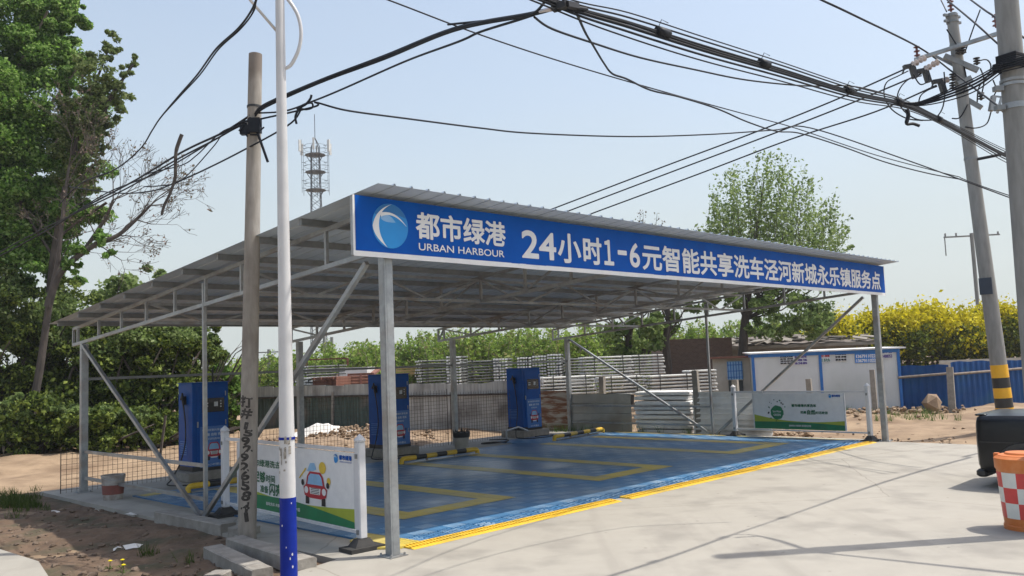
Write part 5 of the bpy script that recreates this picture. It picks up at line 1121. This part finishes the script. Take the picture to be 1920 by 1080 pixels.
# olive lobe reaching right belongs to a second tree
t = tree('maple_tree', 'olive leaved tree reaching out from behind the poplar', 'tree', Vector((px(70, 800, 28.5).x, 28.5, -.1)))
b = MB(); d2 = 28.5; b.tube([px(x, y, d2) for x, y in ((60, 850), (75, 700), (88, 600), (100, 480), (120, 360), (150, 240), (185, 140), (205, 90))], [.17, .15, .13, .11, .09, .07, .04, .02], 10)
for pts in (((120, 360), (150, 300), (185, 230), (230, 150)), ((150, 240), (200, 190), (250, 120)), ((105, 450), (140, 420), (200, 380)), ((100, 480), (60, 420), (30, 360))): b.tube(crom([px(x, y, d2) for x, y in pts], 3), .045, 6)
smooth_auto(b.build('trunk', bark, t)); k2 = d2/F; cl = []
for x, y, rx, ry in ((190, 90, 24, 34), (212, 75, 18, 28), (180, 140, 38, 45), (165, 200, 45, 50), (210, 170, 32, 40), (240, 130, 16, 24), (252, 112, 8, 14), (205, 215, 26, 26), (155, 250, 40, 40), (190, 240, 18, 16), (170, 300, 36, 30), (145, 340, 40, 30), (190, 275, 18, 14), (120, 300, 35, 60)):
    q = px(x, y, d2); cl.append((clump_crown(q, (rx*k2, rx*k2*1.2, ry*k2), max(6, int(rx*ry/110)), int(rx*ry*1.1), .092, .34), 0))
leafobj('crown', cl, [lf_poplar2], t)
# 2. bare budding tree
d3 = 27.2; t = tree('bare_tree', 'bare budding tree with two forking trunks and fine twigs', 'tree', Vector((px(60, 820, d3).x, d3, -.1)))
b = MB(); tips = []
tr1 = [px(x, y, d3) for x, y in ((58, 862), (62, 770), (75, 690), (88, 600), (96, 550), (106, 505), (112, 455), (118, 400), (124, 350), (130, 310))]
b.tube(crom(tr1, 3), [.14-.0038*i for i in range(28)], 10)
tr2 = [px(x, y, d3-.2) for x, y in ((90, 575), (108, 520), (140, 485), (180, 458), (220, 442), (255, 412), (282, 385))]
b.tube(crom(tr2, 3), [.13-.005*i for i in range(19)], 8)
tr3 = [px(x, y, d3+.4) for x, y in ((150, 480), (178, 440), (200, 405), (212, 375))]; b.tube(crom(tr3, 3), [.075-.004*i for i in range(10)], 7)
def offs(dx, dy, dz=0): return Vector((dx, dz, -dy))
for src, lst in ((tr1, ((5, .5, .8), (6, .9, .6), (6, -.7, .6), (7, .9, .45), (7, .3, 1), (8, .9, .6), (8, .5, .7), (9, .3, .9), (9, .9, .5))), (tr2, ((2, .6, .6), (3, .9, .25), (3, .6, -.3), (4, 1, 0), (4, .5, .8), (5, .9, -.3), (5, .9, .5), (6, .9, .6), (6, 1, .1), (6, .7, .9))), (tr3, ((1, -.3, .9), (2, .5, .7), (3, .7, .6), (3, .1, .9), (3, 1, .3)))):
    for i, dx, dz in lst: limbs(b, src[i], (dx, random.uniform(-.5, .5), dz), random.uniform(.70, 1.10), .022, 3, 3, .66, .10, tips, .0055, 4)
smooth_auto(b.build('trunk', bark_t, t))
tp = np.array([p for p in tips if random.random() < .16]); tp = np.repeat(tp, 4, 0)+RNG.normal(size=(len(tp)*4, 3))*.05
cl = [(leafcloud(tp, .055), 0)]
for x, y, r_ in ((185, 455, 16), (205, 475, 12), (195, 440, 12), (150, 470, 14), (135, 500, 16), (160, 400, 10)): q = px(x, y, d3-.2); cl.append((clump_crown(q, (r_*.02, .3, r_*.013), 6, 170, .13, .5), 1))
leafobj('crown', cl, [lf_bud, lf_poplar], t)
# 3. dark shrubbery along the left back
GS = 'dark shrubs along the edge of the dirt'
for i, (x, yt, yb, wpx, d, dens, lab, lm) in enumerate(((10, 520, 858, 110, 28, 1.1, 'dark shrub below the poplar', lf_dark), (120, 545, 855, 110, 29, 1.1, 'dark shrub behind the rear post by the paint bucket', lf_dark), (215, 585, 850, 110, 29.5, 1.15, 'dark shrub under the low roof corner', lf_dark), (300, 590, 846, 100, 30, 1.15, 'dark shrub behind the diagonal side brace', lf_dark), (372, 600, 842, 78, 31, 1.0, 'dark shrub directly behind the cabinet beside the thin post', lf_dark),
    (60, 752, 858, 120, 26.2, .5, 'low dark bush at the dirt edge under the bare tree', lf_dark), (180, 768, 854, 110, 26.5, .45, 'low dark bush at the dirt edge, nearest the mesh end', lf_dark), (275, 776, 850, 90, 27.5, .45, 'low dark bush at the dirt edge behind the mesh', lf_dark), (-90, 560, 862, 120, 27, 1.0, 'dark shrub farthest from the carport', lf_dark), (352, 782, 845, 60, 29.4, .45, 'low dark bush beside the wooden stake', lf_dark))):
    k = d/F; base = Vector((px(x, yb, d).x, d, -.2)); t = tree('shrub', lab, 'shrub', base, GS); zt_ = px(x, yt, d).z; b = MB()
    for j in range(11): a = random.uniform(-.7, .7); b.tube(crom([base+Vector((random.uniform(-.5, .5), random.uniform(-.4, .4), 0)), base+Vector((a, random.uniform(-.4, .4), zt_*.35)), base+Vector((a*3, random.uniform(-.6, .6), zt_*.75))], 3), [.06, .055, .05, .045, .04, .03, .02], 5)
    b.build('stem', bark_l if i in (1, 2, 3) else bark, t)
    H = zt_+.2; cz = H*.55; cl = [(clump_crown((base.x, d, cz), (wpx*k*.62, 1.5, H*.47), 64, int(12500*dens), .098, .25), 0), (clump_crown((base.x, d, H*.25), (wpx*k*.7, 1.4, H*.28), 26, int(3400*dens), .10, .40), 0), (clump_crown((base.x, d-.2, H*.80), (wpx*k*.5, 1.2, H*.2), 16, int(3600*dens), .10, .42), 1)]
    leafobj('foliage', cl, [lm, lf_elm], t)
for x, yt, d, w_, lab in ((45, 600, 31.5, 80, 'sunlit mid green tree behind the leaning trunk'), (150, 560, 32, 90, 'sunlit mid green tree beside the low roof corner'), (230, 520, 33, 60, 'sparse olive tree over the low roof corner'), (283, 485, 36, 34, 'round topped tree peeking over the roof slope'), (432, 690, 33, 30, 'bright green bush between the concrete pole and the nearest cabinet'), (405, 650, 36, 34, 'pale bush above the cabinet behind the thin post')):
    k = d/F; base = Vector((px(x, 800, d).x, d, -.2)); t = tree('leafy_tree', lab, 'tree', base, 'trees behind the dark shrubs'); zt_ = px(x, yt, d).z; b = MB(); tips = []
    b.tube([base, base+Vector((.1, 0, zt_*.5)), base+Vector((0, .1, zt_*.85))], [.12, .09, .04], 7); 
    for j in range(5): limbs(b, base+Vector((.05, 0, zt_*(.4+.1*j))), (random.uniform(-1, 1), random.uniform(-1, 1), .7), 1.2, .04, 1, 2, .5, .2, tips)
    b.build('trunk', bark, t); H = zt_+.2
    lowf = .62 if x > 400 else .45
    leafobj('crown', [(clump_crown((base.x, d, H*.6), (w_*k, 1.6, H*.38), 34, 4200 if w_ > 50 else 2600, .19 if w_ > 40 else .15, .30), 0), (clump_crown((base.x, d, H*.3), (w_*k*.8, 1.4, H*.28), 16, 1500, .18, .35), 0)], [lf_lime if x in (432,) else lf_elm if x != 150 else lf_poplar], t)
# 4. pale thicket far behind
GT = 'pale green bushes along the field behind'
lbl = ['behind the concrete pole', 'behind the thin far grey poles', 'above the small hut', 'between small hut and front post', 'above the yellow planks', 'above the dark sided bundle', 'above the bin', 'beside the bin, above the tall narrow bundle', 'above the cabinet beside the rusty sheet', 'behind the tallest white ended bundle', 'above the plain beige sheet', 'above the long pale bundle', 'beside the brick shed', 'above the brick shed']
for i, (x, yt, wpx) in enumerate(((462, 665, 40), (560, 655, 42), (640, 640, 50), (690, 640, 46), (748, 628, 48), (800, 622, 50), (856, 614, 52), (912, 612, 54), (970, 608, 54), (1030, 612, 54), (1092, 604, 52), (1150, 606, 52), (1210, 600, 50), (1290, 604, 60))):
    d = 58+random.uniform(-4, 6); k = d/F; base = Vector((px(x, 690, d).x, d, -.35)); t = tree('thicket_bush', 'pale green far bush '+lbl[i], 'bush', base, GT); H = px(x, yt, d).z+.35; b = MB()
    n = 38; bp, dr, ln_ = [], [], []
    for j in range(n):
        p = base+Vector((random.uniform(-1, 1)*wpx*k*.75, random.uniform(-1.8, 1.8), 0)); a = Vector((random.uniform(-.28, .28), random.uniform(-.28, .28), 1)).normalized(); l_ = H*random.uniform(.72, 1.04); bp.append(p+a*l_*.08); dr.append(a); ln_.append(l_*.92); b.tube([p, p+a*l_*.5, p+a*l_*.95], [.035, .025, .01], 4, None, False)
    b.build('stem', bark_l, t); leafobj('foliage', [(shoots(bp, dr, ln_, 170, .15, .42), 0), (clump_crown((base.x, d, H*.42), (wpx*k*1.0, 1.9, H*.42), 34, 3600, .16, .34), 0)], [lf_bush], t)
# bushes further right, behind the sheds
for i, (x, yt, wpx, lab) in enumerate(((1345, 600, 60, 'above the low shed end touching the brick shed'), (1450, 592, 60, 'above the middle of the low shed'), (1535, 590, 50, 'above the low shed end beside the yellow privets'))):
    d = 60; k = d/F; base = Vector((px(x, 690, d).x, d, -.35)); t = tree('thicket_bush', 'pale green far bush '+lab, 'bush', base, GT); H = px(x, yt, d).z+.35; bp, dr, ln_ = [], [], []; b = MB()
    for j in range(38): p = base+Vector((random.uniform(-1, 1)*wpx*k*.8, random.uniform(-1.8, 1.8), 0)); a = Vector((random.uniform(-.28, .28), random.uniform(-.28, .28), 1)).normalized(); l_ = H*random.uniform(.72, 1.04); bp.append(p+a*l_*.08); dr.append(a); ln_.append(l_*.92); b.tube([p, p+a*l_*.5, p+a*l_*.95], [.035, .025, .01], 4, None, False)
    b.build('stem', bark_l, t); leafobj('foliage', [(shoots(bp, dr, ln_, 170, .15, .42), 0), (clump_crown((base.x, d, H*.42), (wpx*k*1.0, 1.9, H*.42), 34, 3600, .16, .34), 0)], [lf_bush], t)
# 5. the elm over the roof on the right
d5 = 38.5; k5 = d5/F
t = tree('elm_tree', 'tall upright elm rising over the roof behind the sign', 'tree', Vector((px(1393, 690, d5).x, d5, -.2))); b = MB()
b.tube([px(x, y, d5) for x, y in ((1392, 760), (1392, 680), (1395, 620), (1400, 575), (1408, 520), (1420, 440), (1432, 340))], [.25, .22, .19, .16, .12, .07, .03], 10)
bases = ((1400, 575), (1405, 545), (1396, 600), (1410, 510), (1415, 470)); bp, dr, ln_ = [], [], []
for j in range(240):
    x0 = random.uniform(1328, 1585); f = (x0-1325)/260
    ytop = np.interp(x0, [1320, 1345, 1380, 1410, 1470, 1500, 1540, 1570, 1600], [400, 335, 310, 294, 296, 310, 350, 390, 470]); ytop += random.choice((random.uniform(-16, 14), random.uniform(10, 90), random.uniform(30, 140)))
    yb_ = np.interp(x0, [1320, 1400, 1500, 1600], [505, 545, 555, 545])+random.uniform(-60, 10); dd = d5+random.uniform(-2.6, 2.6)
    if yb_-ytop < 40: yb_ = ytop+50
    a = px(1420+(x0-1420)*.78+random.uniform(-26, 26), yb_, d5+(dd-d5)*.5); c = px(x0+random.uniform(-6, 6), ytop, dd); c = c+Vector((random.uniform(-.35, .35), random.uniform(-.3, .3), 0)); v_ = c-a; bp.append(a); dr.append(v_.normalized()); ln_.append(v_.length)
    if j % 3 == 0: s_ = random.choice(bases); b.tube(crom([px(s_[0], s_[1], d5), a, a+v_*.5+Vector((random.uniform(-.25, .25), random.uniform(-.2, .2), 0)), c-v_*.1], 3), [.045, .038, .030, .025, .020, .015, .011, .008, .006, .005], 4, None, False)
smooth_auto(b.build('trunk', bark, t))
cl = [(shoots(bp, dr, ln_, 80, .10, .27), 0)]
for x, y, rx, ry in ((1300, 570, 60, 22), (1350, 560, 50, 20), (1420, 560, 70, 26), (1490, 580, 70, 34), (1440, 610, 60, 24), (1530, 600, 40, 34), (1500, 620, 60, 26), (1590, 475, 10, 10)): cl.append((clump_crown(px(x, y, d5-.8), (rx*k5, 1.8, ry*k5), max(4, int(rx*ry/90)), int(rx*ry*.8), .12, .42), 0))
leafobj('crown', cl, [lf_elm], t)
for x, d, yt, lab in ((1250, 37, 560, 'dark trunked tree beside the brick shed'), (1180, 39, 575, 'small leafy tree behind the pale bundles')):
    k = d/F; base = Vector((px(x, 690, d).x, d, -.2)); t = tree('small_tree', lab, 'tree', base, None); b = MB(); tips = []; b.tube([px(xx, yy, d) for xx, yy in ((x, 760), (x+2, 690), (x-2, 640), (x+4, 600), (x, 560), (x-20, 480))], [.22, .19, .16, .12, .08, .03], 8)
    for j in range(8): limbs(b, px(x, 650-12*j, d), (random.uniform(-1, 1), random.uniform(-.6, .6), .6), 1.6, .05, 2, 2, .5, .25, tips)
    smooth_auto(b.build('trunk', bark, t)); tp = np.array([p for p in tips]); tp = np.repeat(tp, 10, 0)+RNG.normal(size=(len(tp)*10, 3))*.22
    leafobj('crown', [(leafcloud(tp, .15), 0), (clump_crown(px(x-10, yt+60, d), (40*k, 1.2, 40*k), 14, 1500, .16, .4), 0)], [lf_elm], t)
# bare topped saplings poking over the roof
t = tree('sapling', 'thin budding sapling tips poking above the roof middle', 'sapling', Vector((px(1205, 690, 40).x, 40, -.2))); b = MB(); tips = []
for x, y in ((1180, 415), (1200, 395), (1206, 398), (1232, 400), (1242, 415), (1312, 430)): b.tube([px(1205, 690, 40), px((x+1205)/2, 560, 40), px(x, y, 40)], [.05, .03, .008], 5); tips += [px(x+random.uniform(-5, 5), y+random.uniform(-2, 22), 40) for _ in range(16)]
b.build('stem', bark, t); leafobj('foliage', [(leafcloud(np.array([tuple(p) for p in tips]), .07), 0)], [lf_bud], t)
# 6. golden privet hedge on the right
GY = 'yellow topped privet trees behind the blue fence'
for i, (x, yt, wpx, lab) in enumerate(((1575, 588, 42, 'behind the diagonal brace above the cabin'), (1640, 584, 44, 'behind the post next to the splash picture barrier'), (1690, 572, 46, 'above the cabin end with the violet poster'), (1750, 566, 50, 'above the blue fence beside the cabin'), (1812, 576, 44, 'beside the banded power pole'), (1870, 566, 50, 'behind the banded power pole'), (1925, 575, 55, 'behind the thick electric pole'), (2010, 575, 70, 'farthest along the blue fence'))):
    d = 46+random.uniform(-2, 2); k = d/F; yt += random.uniform(-9, 10); base = Vector((px(x, 690, d).x, d, -.3)); t = tree('privet_tree', 'yellow topped privet tree '+lab, 'tree', base, GY); H = px(x, yt, d).z+.3; b = MB()
    for j in range(6): a = random.uniform(-.6, .6); b.tube([base+Vector((a*.5, random.uniform(-.3, .3), 0)), base+Vector((a*1.5, random.uniform(-.5, .5), H*.6))], [.07, .03], 5)
    b.build('stem', bark, t); R0 = wpx*k*.95; yl, gr = [], []
    for j in range(80):
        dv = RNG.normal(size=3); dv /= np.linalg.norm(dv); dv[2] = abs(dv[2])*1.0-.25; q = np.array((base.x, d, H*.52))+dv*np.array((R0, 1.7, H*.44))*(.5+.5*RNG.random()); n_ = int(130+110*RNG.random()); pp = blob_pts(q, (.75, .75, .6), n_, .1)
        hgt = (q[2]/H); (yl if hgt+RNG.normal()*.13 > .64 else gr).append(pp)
        if hgt > .6: up_ = RNG.normal(size=(26, 3))*np.array((.45, .4, .22))+q+np.array((0, 0, .45)); yl.append(up_)
    gr.append(blob_pts((base.x, d, H*.3), (R0*1.05, 1.5, H*.32), 1400, .4))
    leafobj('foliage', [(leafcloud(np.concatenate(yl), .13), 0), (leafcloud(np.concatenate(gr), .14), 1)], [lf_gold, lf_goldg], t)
# far tree line on the horizon
hz = []
for i in range(120):
    x = -70+300*i/119+random.uniform(-1, 1)-60; y = 150+random.uniform(-8, 14); h_ = random.uniform(3.5, 6.5); hz.append(blob_pts((x, y, h_*.5), (3.0, 2.2, h_*.55), 130, .3))
t = MB(); v_ = leafcloud(np.concatenate(hz), .8); t.add([tuple(p) for p in v_], [(4*i, 4*i+1, 4*i+2, 4*i+3) for i in range(len(v_)//4)]); tag(t.build('far_wood', lf_bush), 'hazy far line of trees on the horizon', 'woodland', None, 'stuff')

# ------------------------------------------------------------------ ground cover and rubble
def tufts(pts, h_, n, lm, name, label):
    b = MB()
    for p in pts:
        for i in range(n):
            a = random.uniform(0, 6.3); r_ = random.uniform(0, .16); o = Vector(p)+Vector((math.cos(a)*r_, math.sin(a)*r_, 0)); l_ = h_*random.uniform(.5, 1.2); d_ = Vector((random.uniform(-.5, .5), random.uniform(-.5, .5), 1)); w_ = Vector((math.cos(a+1), math.sin(a+1), 0))*.006
            b.add([o-w_, o+w_, o+d_*l_*.6+w_*.6, o+d_*l_], [(0, 1, 2, 3)])
    return tag(b.build(name, lm), label, 'grass', None, 'stuff')
gp = []
for _ in range(80): x, y = random.gauss(20, 28), random.gauss(942, 9); gp.append(gnd(x, y, -.06))
for _ in range(4): gp.append(L(random.uniform(-2.7, -1.2), random.uniform(1.2, 9), -.06))
tufts(gp, .16, 26, lf_grass, 'grass', 'short green grass growing in the dark soil')
gp2 = [gnd(random.gauss(535, 22), random.gauss(802, 4), 0)+Vector((0, 1.5, 0)) for _ in range(60)]+[gnd(random.uniform(1010, 1440), random.uniform(806, 814), -.05)+Vector((0, random.uniform(-.3, .6), 0)) for _ in range(50)]+[gnd(random.uniform(1500, 1800), random.uniform(772, 790), -.05) for _ in range(40)]
tufts(gp2, .32, 22, lf_lime, 'weeds', 'patchy weeds along the foot of the fences')
for i, (x, y) in enumerate(((205, 1060), (228, 1058), (230, 1068))):
    t = thing('dandelion', ('leftmost', 'upper right', 'lower right')[i]+' of three yellow dandelions in the dark soil', 'flower', gnd(x, y+9, -.07), 0, 'dandelions in the soil'); b = MB(); b.tube([(0, 0, 0), (.01, 0, .10)], .004, 5)
    for j in range(7): a = j*.9; b.add([(0, 0, .01), (.05*math.cos(a-.2), .05*math.sin(a-.2), .04), (.12*math.cos(a), .12*math.sin(a), .03), (.05*math.cos(a+.2), .05*math.sin(a+.2), .04)], [(0, 1, 2, 3)])
    b.build('stem', lf_grass, t); b = MB(); b.lathe((.01, 0, .10), [(.004, 0), (.022, .006), (.026, .012), (.008, .02)], 10); b.build('flower_head', lf_yel, t)
b = MB()
for _ in range(520): s_, v_ = random.uniform(-2.75, -.55), random.uniform(.1, 8.5)**1; r_ = random.choice((.012, .014, .018, .022, .03, .05))*random.uniform(.7, 1.3); b.rock(L(s_, v_, -.075+sfun((s_+3.0)/2.6, (v_+.1)/11.6)[2]*.9+.07+r_*.15), r_)
for _ in range(90): s_, v_ = random.uniform(-2.3, -1.4), random.uniform(.1, 1.6); r_ = random.uniform(.02, .06); b.rock(L(s_, v_, -.05), r_)
tag(b.build('rubble', mat('soil_clod', (.19, .14, .10), (.085, .058, .04), 3, .95, 0, .5, 30)), 'scattered pebbles and clods over the dark soil strip', 'rubble', None, 'stuff')
b = MB()
for _ in range(700): p = gnd(random.gauss(660, 60), random.gauss(826, 5), 0); p = p+Vector((0, random.uniform(-.5, 1.5), random.uniform(-.05, .38)*math.exp(-((p.x+5)/2.2)**2))); b.rock(p, random.uniform(.02, .085), None, .7)
for _ in range(320): p = gnd(random.gauss(1700, 55), random.gauss(770, 4), 0); b.rock(p+Vector((0, 0, random.uniform(-.05, .16))), random.uniform(.025, .11))
for _ in range(60): p = gnd(random.gauss(1430, 60), random.gauss(812, 3), 0); b.rock(p+Vector((0, 0, -.02)), random.uniform(.04, .13))
for _ in range(50): p = gnd(random.gauss(1610, 14), random.gauss(772, 6), 0); b.rock(p+Vector((0, 0, random.uniform(0, .2))), random.uniform(.04, .12))
for _ in range(120): p = gnd(random.uniform(1460, 1900), random.uniform(800, 832), 0); b.rock(p+Vector((0, 0, -.03)), random.uniform(.02, .06))
tag(b.build('rubble_heap', rubble_m), 'heaps of broken earth and stones before the fences', 'rubble', None, 'stuff')
def mfun(a, c_):
    x, y = -8.2+6.4*a, 24.0+4.6*c_; e_ = min(a, 1-a, c_, 1-c_)*4; e_ = min(1, e_); return (x, y, -.22+e_*(.36+.16*mnoise.noise(Vector((x*.8, y*.8, 4)))+.09*mnoise.noise(Vector((x*2.4, y*2.4, 1)))+.05*mnoise.noise(Vector((x*6, y*6, 2)))))
tag(grid('dirt_mound', mfun, 70, 50, rubble_m), None, None, kind='structure')
b = MB(); b.rock((0, 0, .25), .34, None, 1.1); o = b.build('boulder', rubble_m, None); o.location = gnd(1751, 774)+Vector((0, 0, .10)); tag(o, 'pale boulder standing on the rubble before the blue fence', 'boulder')
o = MB(); vs = []; c = gnd(600, 822)
for i in range(13):
    for j in range(7): vs.append((c.x-1.1+2.2*i/12, c.y-.2+1.2*j/6, .12+.35*math.exp(-((i-6)/4)**2)*math.sin(math.pi*j/6)+random.uniform(-.05, .05)))
o.add(vs, [(i*7+j, i*7+j+1, (i+1)*7+j+1, (i+1)*7+j) for i in range(12) for j in range(6)]); tag(o.build('tarpaulin', litter_m), 'pale crumpled sheet lying on the dirt heap behind the lamp pole', 'sheet')
for i, (x, y, r_, lab) in enumerate(((245, 967, .11, 'largest white paper scrap on the pad edge'), (252, 1028, .13, 'flat white scrap in the middle of the soil'), (222, 1032, .08, 'small white scrap close to the flat one'), (180, 960, .06, 'tiny white scrap near the rear of the soil'), (103, 962, .09, 'pale scrap nearest the grass on the soil'))):
    b = MB(); n = 9; ring = [(r_*random.uniform(.6, 1.2)*math.cos(k*.698), r_*random.uniform(.4, .9)*math.sin(k*.698), random.uniform(0, .05)) for k in range(n)]; b.add([(0, 0, random.uniform(.03, .07))]+ring, [(0, 1+k, 1+(k+1) % n) for k in range(n)]); o = b.build('litter', litter_m); o.location = gnd(x, y, -.02); tag(o, lab, 'litter', 'white litter on the soil')

# ------------------------------------------------------------------ traffic barrel
q = gnd(1930, 991); t = thing('traffic_barrel', 'orange traffic barrel with red and white reflective checks', 'traffic barrel', q, 0)
Hb = .87; RB = lambda z: .252+.055*(z/Hb)
b = MB(); b.lathe((0, 0, 0), [(.235, 0), (RB(.02)+.012, .0), (RB(.03)+.012, .05), (RB(.06), .06), (RB(.7), .70), (RB(.7)+.015, .72), (RB(.8)+.012, .84), (.27, .87), (.26, .86), (.24, .86)], 40); smooth_auto(b.build('body', orange, t), 40)
b = MB(); b.lathe((0, 0, .855), [(.27, 0), (.265, .02), (.20, .028), (.185, .05), (.10, .056), (.02, .056)], 32); smooth_auto(b.build('lid', orange, t), 40)
for k in range(3):
    a = k*2.1+2.4; b = MB(); b.box((.285*math.cos(a), .285*math.sin(a), .86), (.05, .08, .05), Matrix.Rotation(a, 3, 'Z')); b.build('lug', orange, t)
for mm, par in ((barrel_red, 0), (barrel_wht, 1)):
    b = MB(); nc = 10
    for r in range(3):
        for c in range(nc):
            if (r+c) % 2 != par: continue
            z0, z1 = .14+r*.18, .14+(r+1)*.18; N = 5
            pts = [((RB(z)+.003)*math.cos(2*math.pi*(c+i/N)/nc+.1), (RB(z)+.003)*math.sin(2*math.pi*(c+i/N)/nc+.1), z) for z in (z0, z1) for i in range(N+1)]
            b.add(pts, [(i, i+1, N+2+i, N+1+i) for i in range(N)])
    b.build('reflective_check', mm, t, True)

# ------------------------------------------------------------------ parked car, side towards the camera
CS, CV = 8.30, -3.93; car = thing('parked_car', 'black saloon car parked behind the orange traffic barrel', 'car', L(CS+.89, CV-2.3), math.atan2(-V.y, -V.x))
# local x forward (away from the mat), y left; length 4.6, width 1.78.  section outlines along x from the tail
sec = [(-2.32, .26, 1.02, .62, None), (-2.27, .20, 1.09, .76, None), (-2.08, .18, 1.12, .865, None), (-1.55, .22, 1.12, .885, None), (-1.35, .22, 1.12, .89, 1.13), (-.75, .22, 1.02, .89, 1.42), (-.2, .22, .98, .89, 1.47), (.35, .22, .97, .89, 1.44), (.95, .22, .96, .89, 1.10), (1.15, .22, .96, .885, None), (1.7, .22, .90, .87, None), (2.1, .26, .80, .80, None), (2.28, .36, .68, .62, None)]
b = MB(); rows = []
for x, zb_, zs, hw, zt_ in sec:
    r = [(hw*.80, zb_), (hw*.97, zb_+.08), (hw, zb_+.25), (hw, zs-.22), (hw*.965, zs-.06), (hw*.90, zs)]
    if zt_ is None: r += [(hw*.6, zs+.025), (0, zs+.04)]
    else: r += [(hw*.78*(1 if zt_ < 1.2 else .86), zt_-.05 if zt_ > zs+.15 else zt_-.01), (0, zt_+.02)]
    ring = [(x, y, z) for y, z in r]+[(x, -y, z) for y, z in reversed(r[:-1])]; rows.append(ring)
n = len(rows[0]); vs = [p for r in rows for p in r]; fs = []
for i in range(len(rows)-1):
    for j in range(n): q = (j+1) % n; fs.append((i*n+j, i*n+q, (i+1)*n+q, (i+1)*n+j))
fs += [tuple(range(n)), tuple(range((len(rows)-1)*n+n-1, (len(rows)-1)*n-1, -1))]
b.add(vs, fs); body = smooth_auto(b.build('body', car_paint, car), 40)
cr = body.data.attributes.new('crease_edge', 'FLOAT', 'EDGE')
for e_ in body.data.edges:
    a_, b_ = body.data.vertices[e_.vertices[0]].co, body.data.vertices[e_.vertices[1]].co
    same = abs(a_.x-b_.x) < 1e-4; cr.data[e_.index].value = .35 if (same and abs(a_.x) > 2.2) else (.8 if (not same and a_.x < -1.3 and a_.z > 1.0) else 0)
md = body.modifiers.new('s', 'SUBSURF'); md.levels = 1; md.render_levels = 2
b = MB()
for s_ in (1, -1):
    b.poly([(x, s_*y, z) for x, y, z in ((-1.22, .815, 1.14), (-.78, .735, 1.37), (-.22, .722, 1.415), (.30, .735, 1.38), (.82, .83, 1.02), (-.2, .865, 1.03))])
b.build('side_window', car_glass, car)
b = MB(); b.poly([(-1.42, .62, 1.165), (-1.42, -.62, 1.165), (-.82, -.56, 1.435), (-.82, .56, 1.435)]); b.build('rear_window', car_glass, car); b = MB(); b.poly([(.98, .66, 1.10), (.42, .58, 1.46), (.42, -.58, 1.46), (.98, -.66, 1.10)]); b.build('windscreen', car_glass, car)
b = MB(); b.cbox((-2.22, 0, 1.118), (.16, 1.36, .03), .010); b.build('spoiler_lip', car_paint, car)
b = MB(); b.cbox((-2.25, 0, .22), (.16, 1.50, .12), .03); b.build('bumper_lip', black_pl, car)
for s_ in (1, -1):
    b = MB(); b.cbox((-2.235, s_*.56, .90), (.06, .34, .14), .02); b.build('tail_lamp', lamp_red, car); b = MB(); b.cbox((2.16, s_*.58, .66), (.16, .34, .13), .02); b.build('headlight', screen_w, car)
    b = MB(); b.cbox((.72, s_*1.0, 1.02), (.12, .18, .13), .02); b.build('mirror', car_paint, car)
    b = MB()
    for x in (-1.28, -.12, .92): b.bar((x, s_*.893, .34), (x+.03, s_*.893, .98), .012)
    b.bar((-2.2, s_*.890, .72), (1.5, s_*.892, .70), .014); b.build('door_seam', black_pl, car)
    
    for x in (-.55, .38): b = MB(); b.box((x, s_*.893, .86), (.18, .02, .03)); b.build('handle', car_paint, car)
    for x in (-1.60, 1.36):
        Q = Matrix.Rotation(rad(90), 3, 'X'); b = MB(); b.lathe((x, s_*.835, .33), [(.20, -.10), (.31, -.10), (.33, -.07), (.33, .07), (.31, .10), (.20, .10)], 28, None, Q); wl = smooth_auto(b.build('wheel', black_rub, car), 40)
        b = MB(); b.lathe((x, s_*.835, .33), [(.02, -.085), (.205, -.085), (.215, -.06), (.215, .06), (.205, .085), (.02, .085)], 20, None, Q)
        for k in range(5): a = k*1.2566; b.bar((x+.04*math.cos(a), s_*.927, .33+.04*math.sin(a)), (x+.20*math.cos(a), s_*.923, .33+.20*math.sin(a)), .05, .02)
        b.build('rim', rim_m, wl)
        b = MB(); b.lathe((x, s_*.865, .345), [(.35, -.06), (.375, -.06), (.385, .0), (.375, .055), (.35, .055)], 28, None, Q); b.build('wheel_arch', black_pl, car)
for o in bpy.data.objects:
    if '_w' in o: del o['_w']

# ------------------------------------------------------------------ air
hz = MB(); hz.box((0, 180, 22.6), (680, 500, 48)); hm = bpy.data.materials.new('haze'); hm.use_nodes = True; n = hm.node_tree
for q in list(n.nodes):
    if q.type != 'OUTPUT_MATERIAL': n.nodes.remove(q)
pv = n.nodes.new('ShaderNodeVolumePrincipled'); pv.inputs['Color'].default_value = (.93, .95, 1, 1); pv.inputs['Density'].default_value = .0005; pv.inputs['Anisotropy'].default_value = .3
n.links.new(pv.outputs[0], n.nodes['Material Output'].inputs['Volume'] if 'Material Output' in n.nodes else [q for q in n.nodes if q.type == 'OUTPUT_MATERIAL'][0].inputs['Volume'])
tag(hz.build('haze', hm), None, None, None, 'stuff')
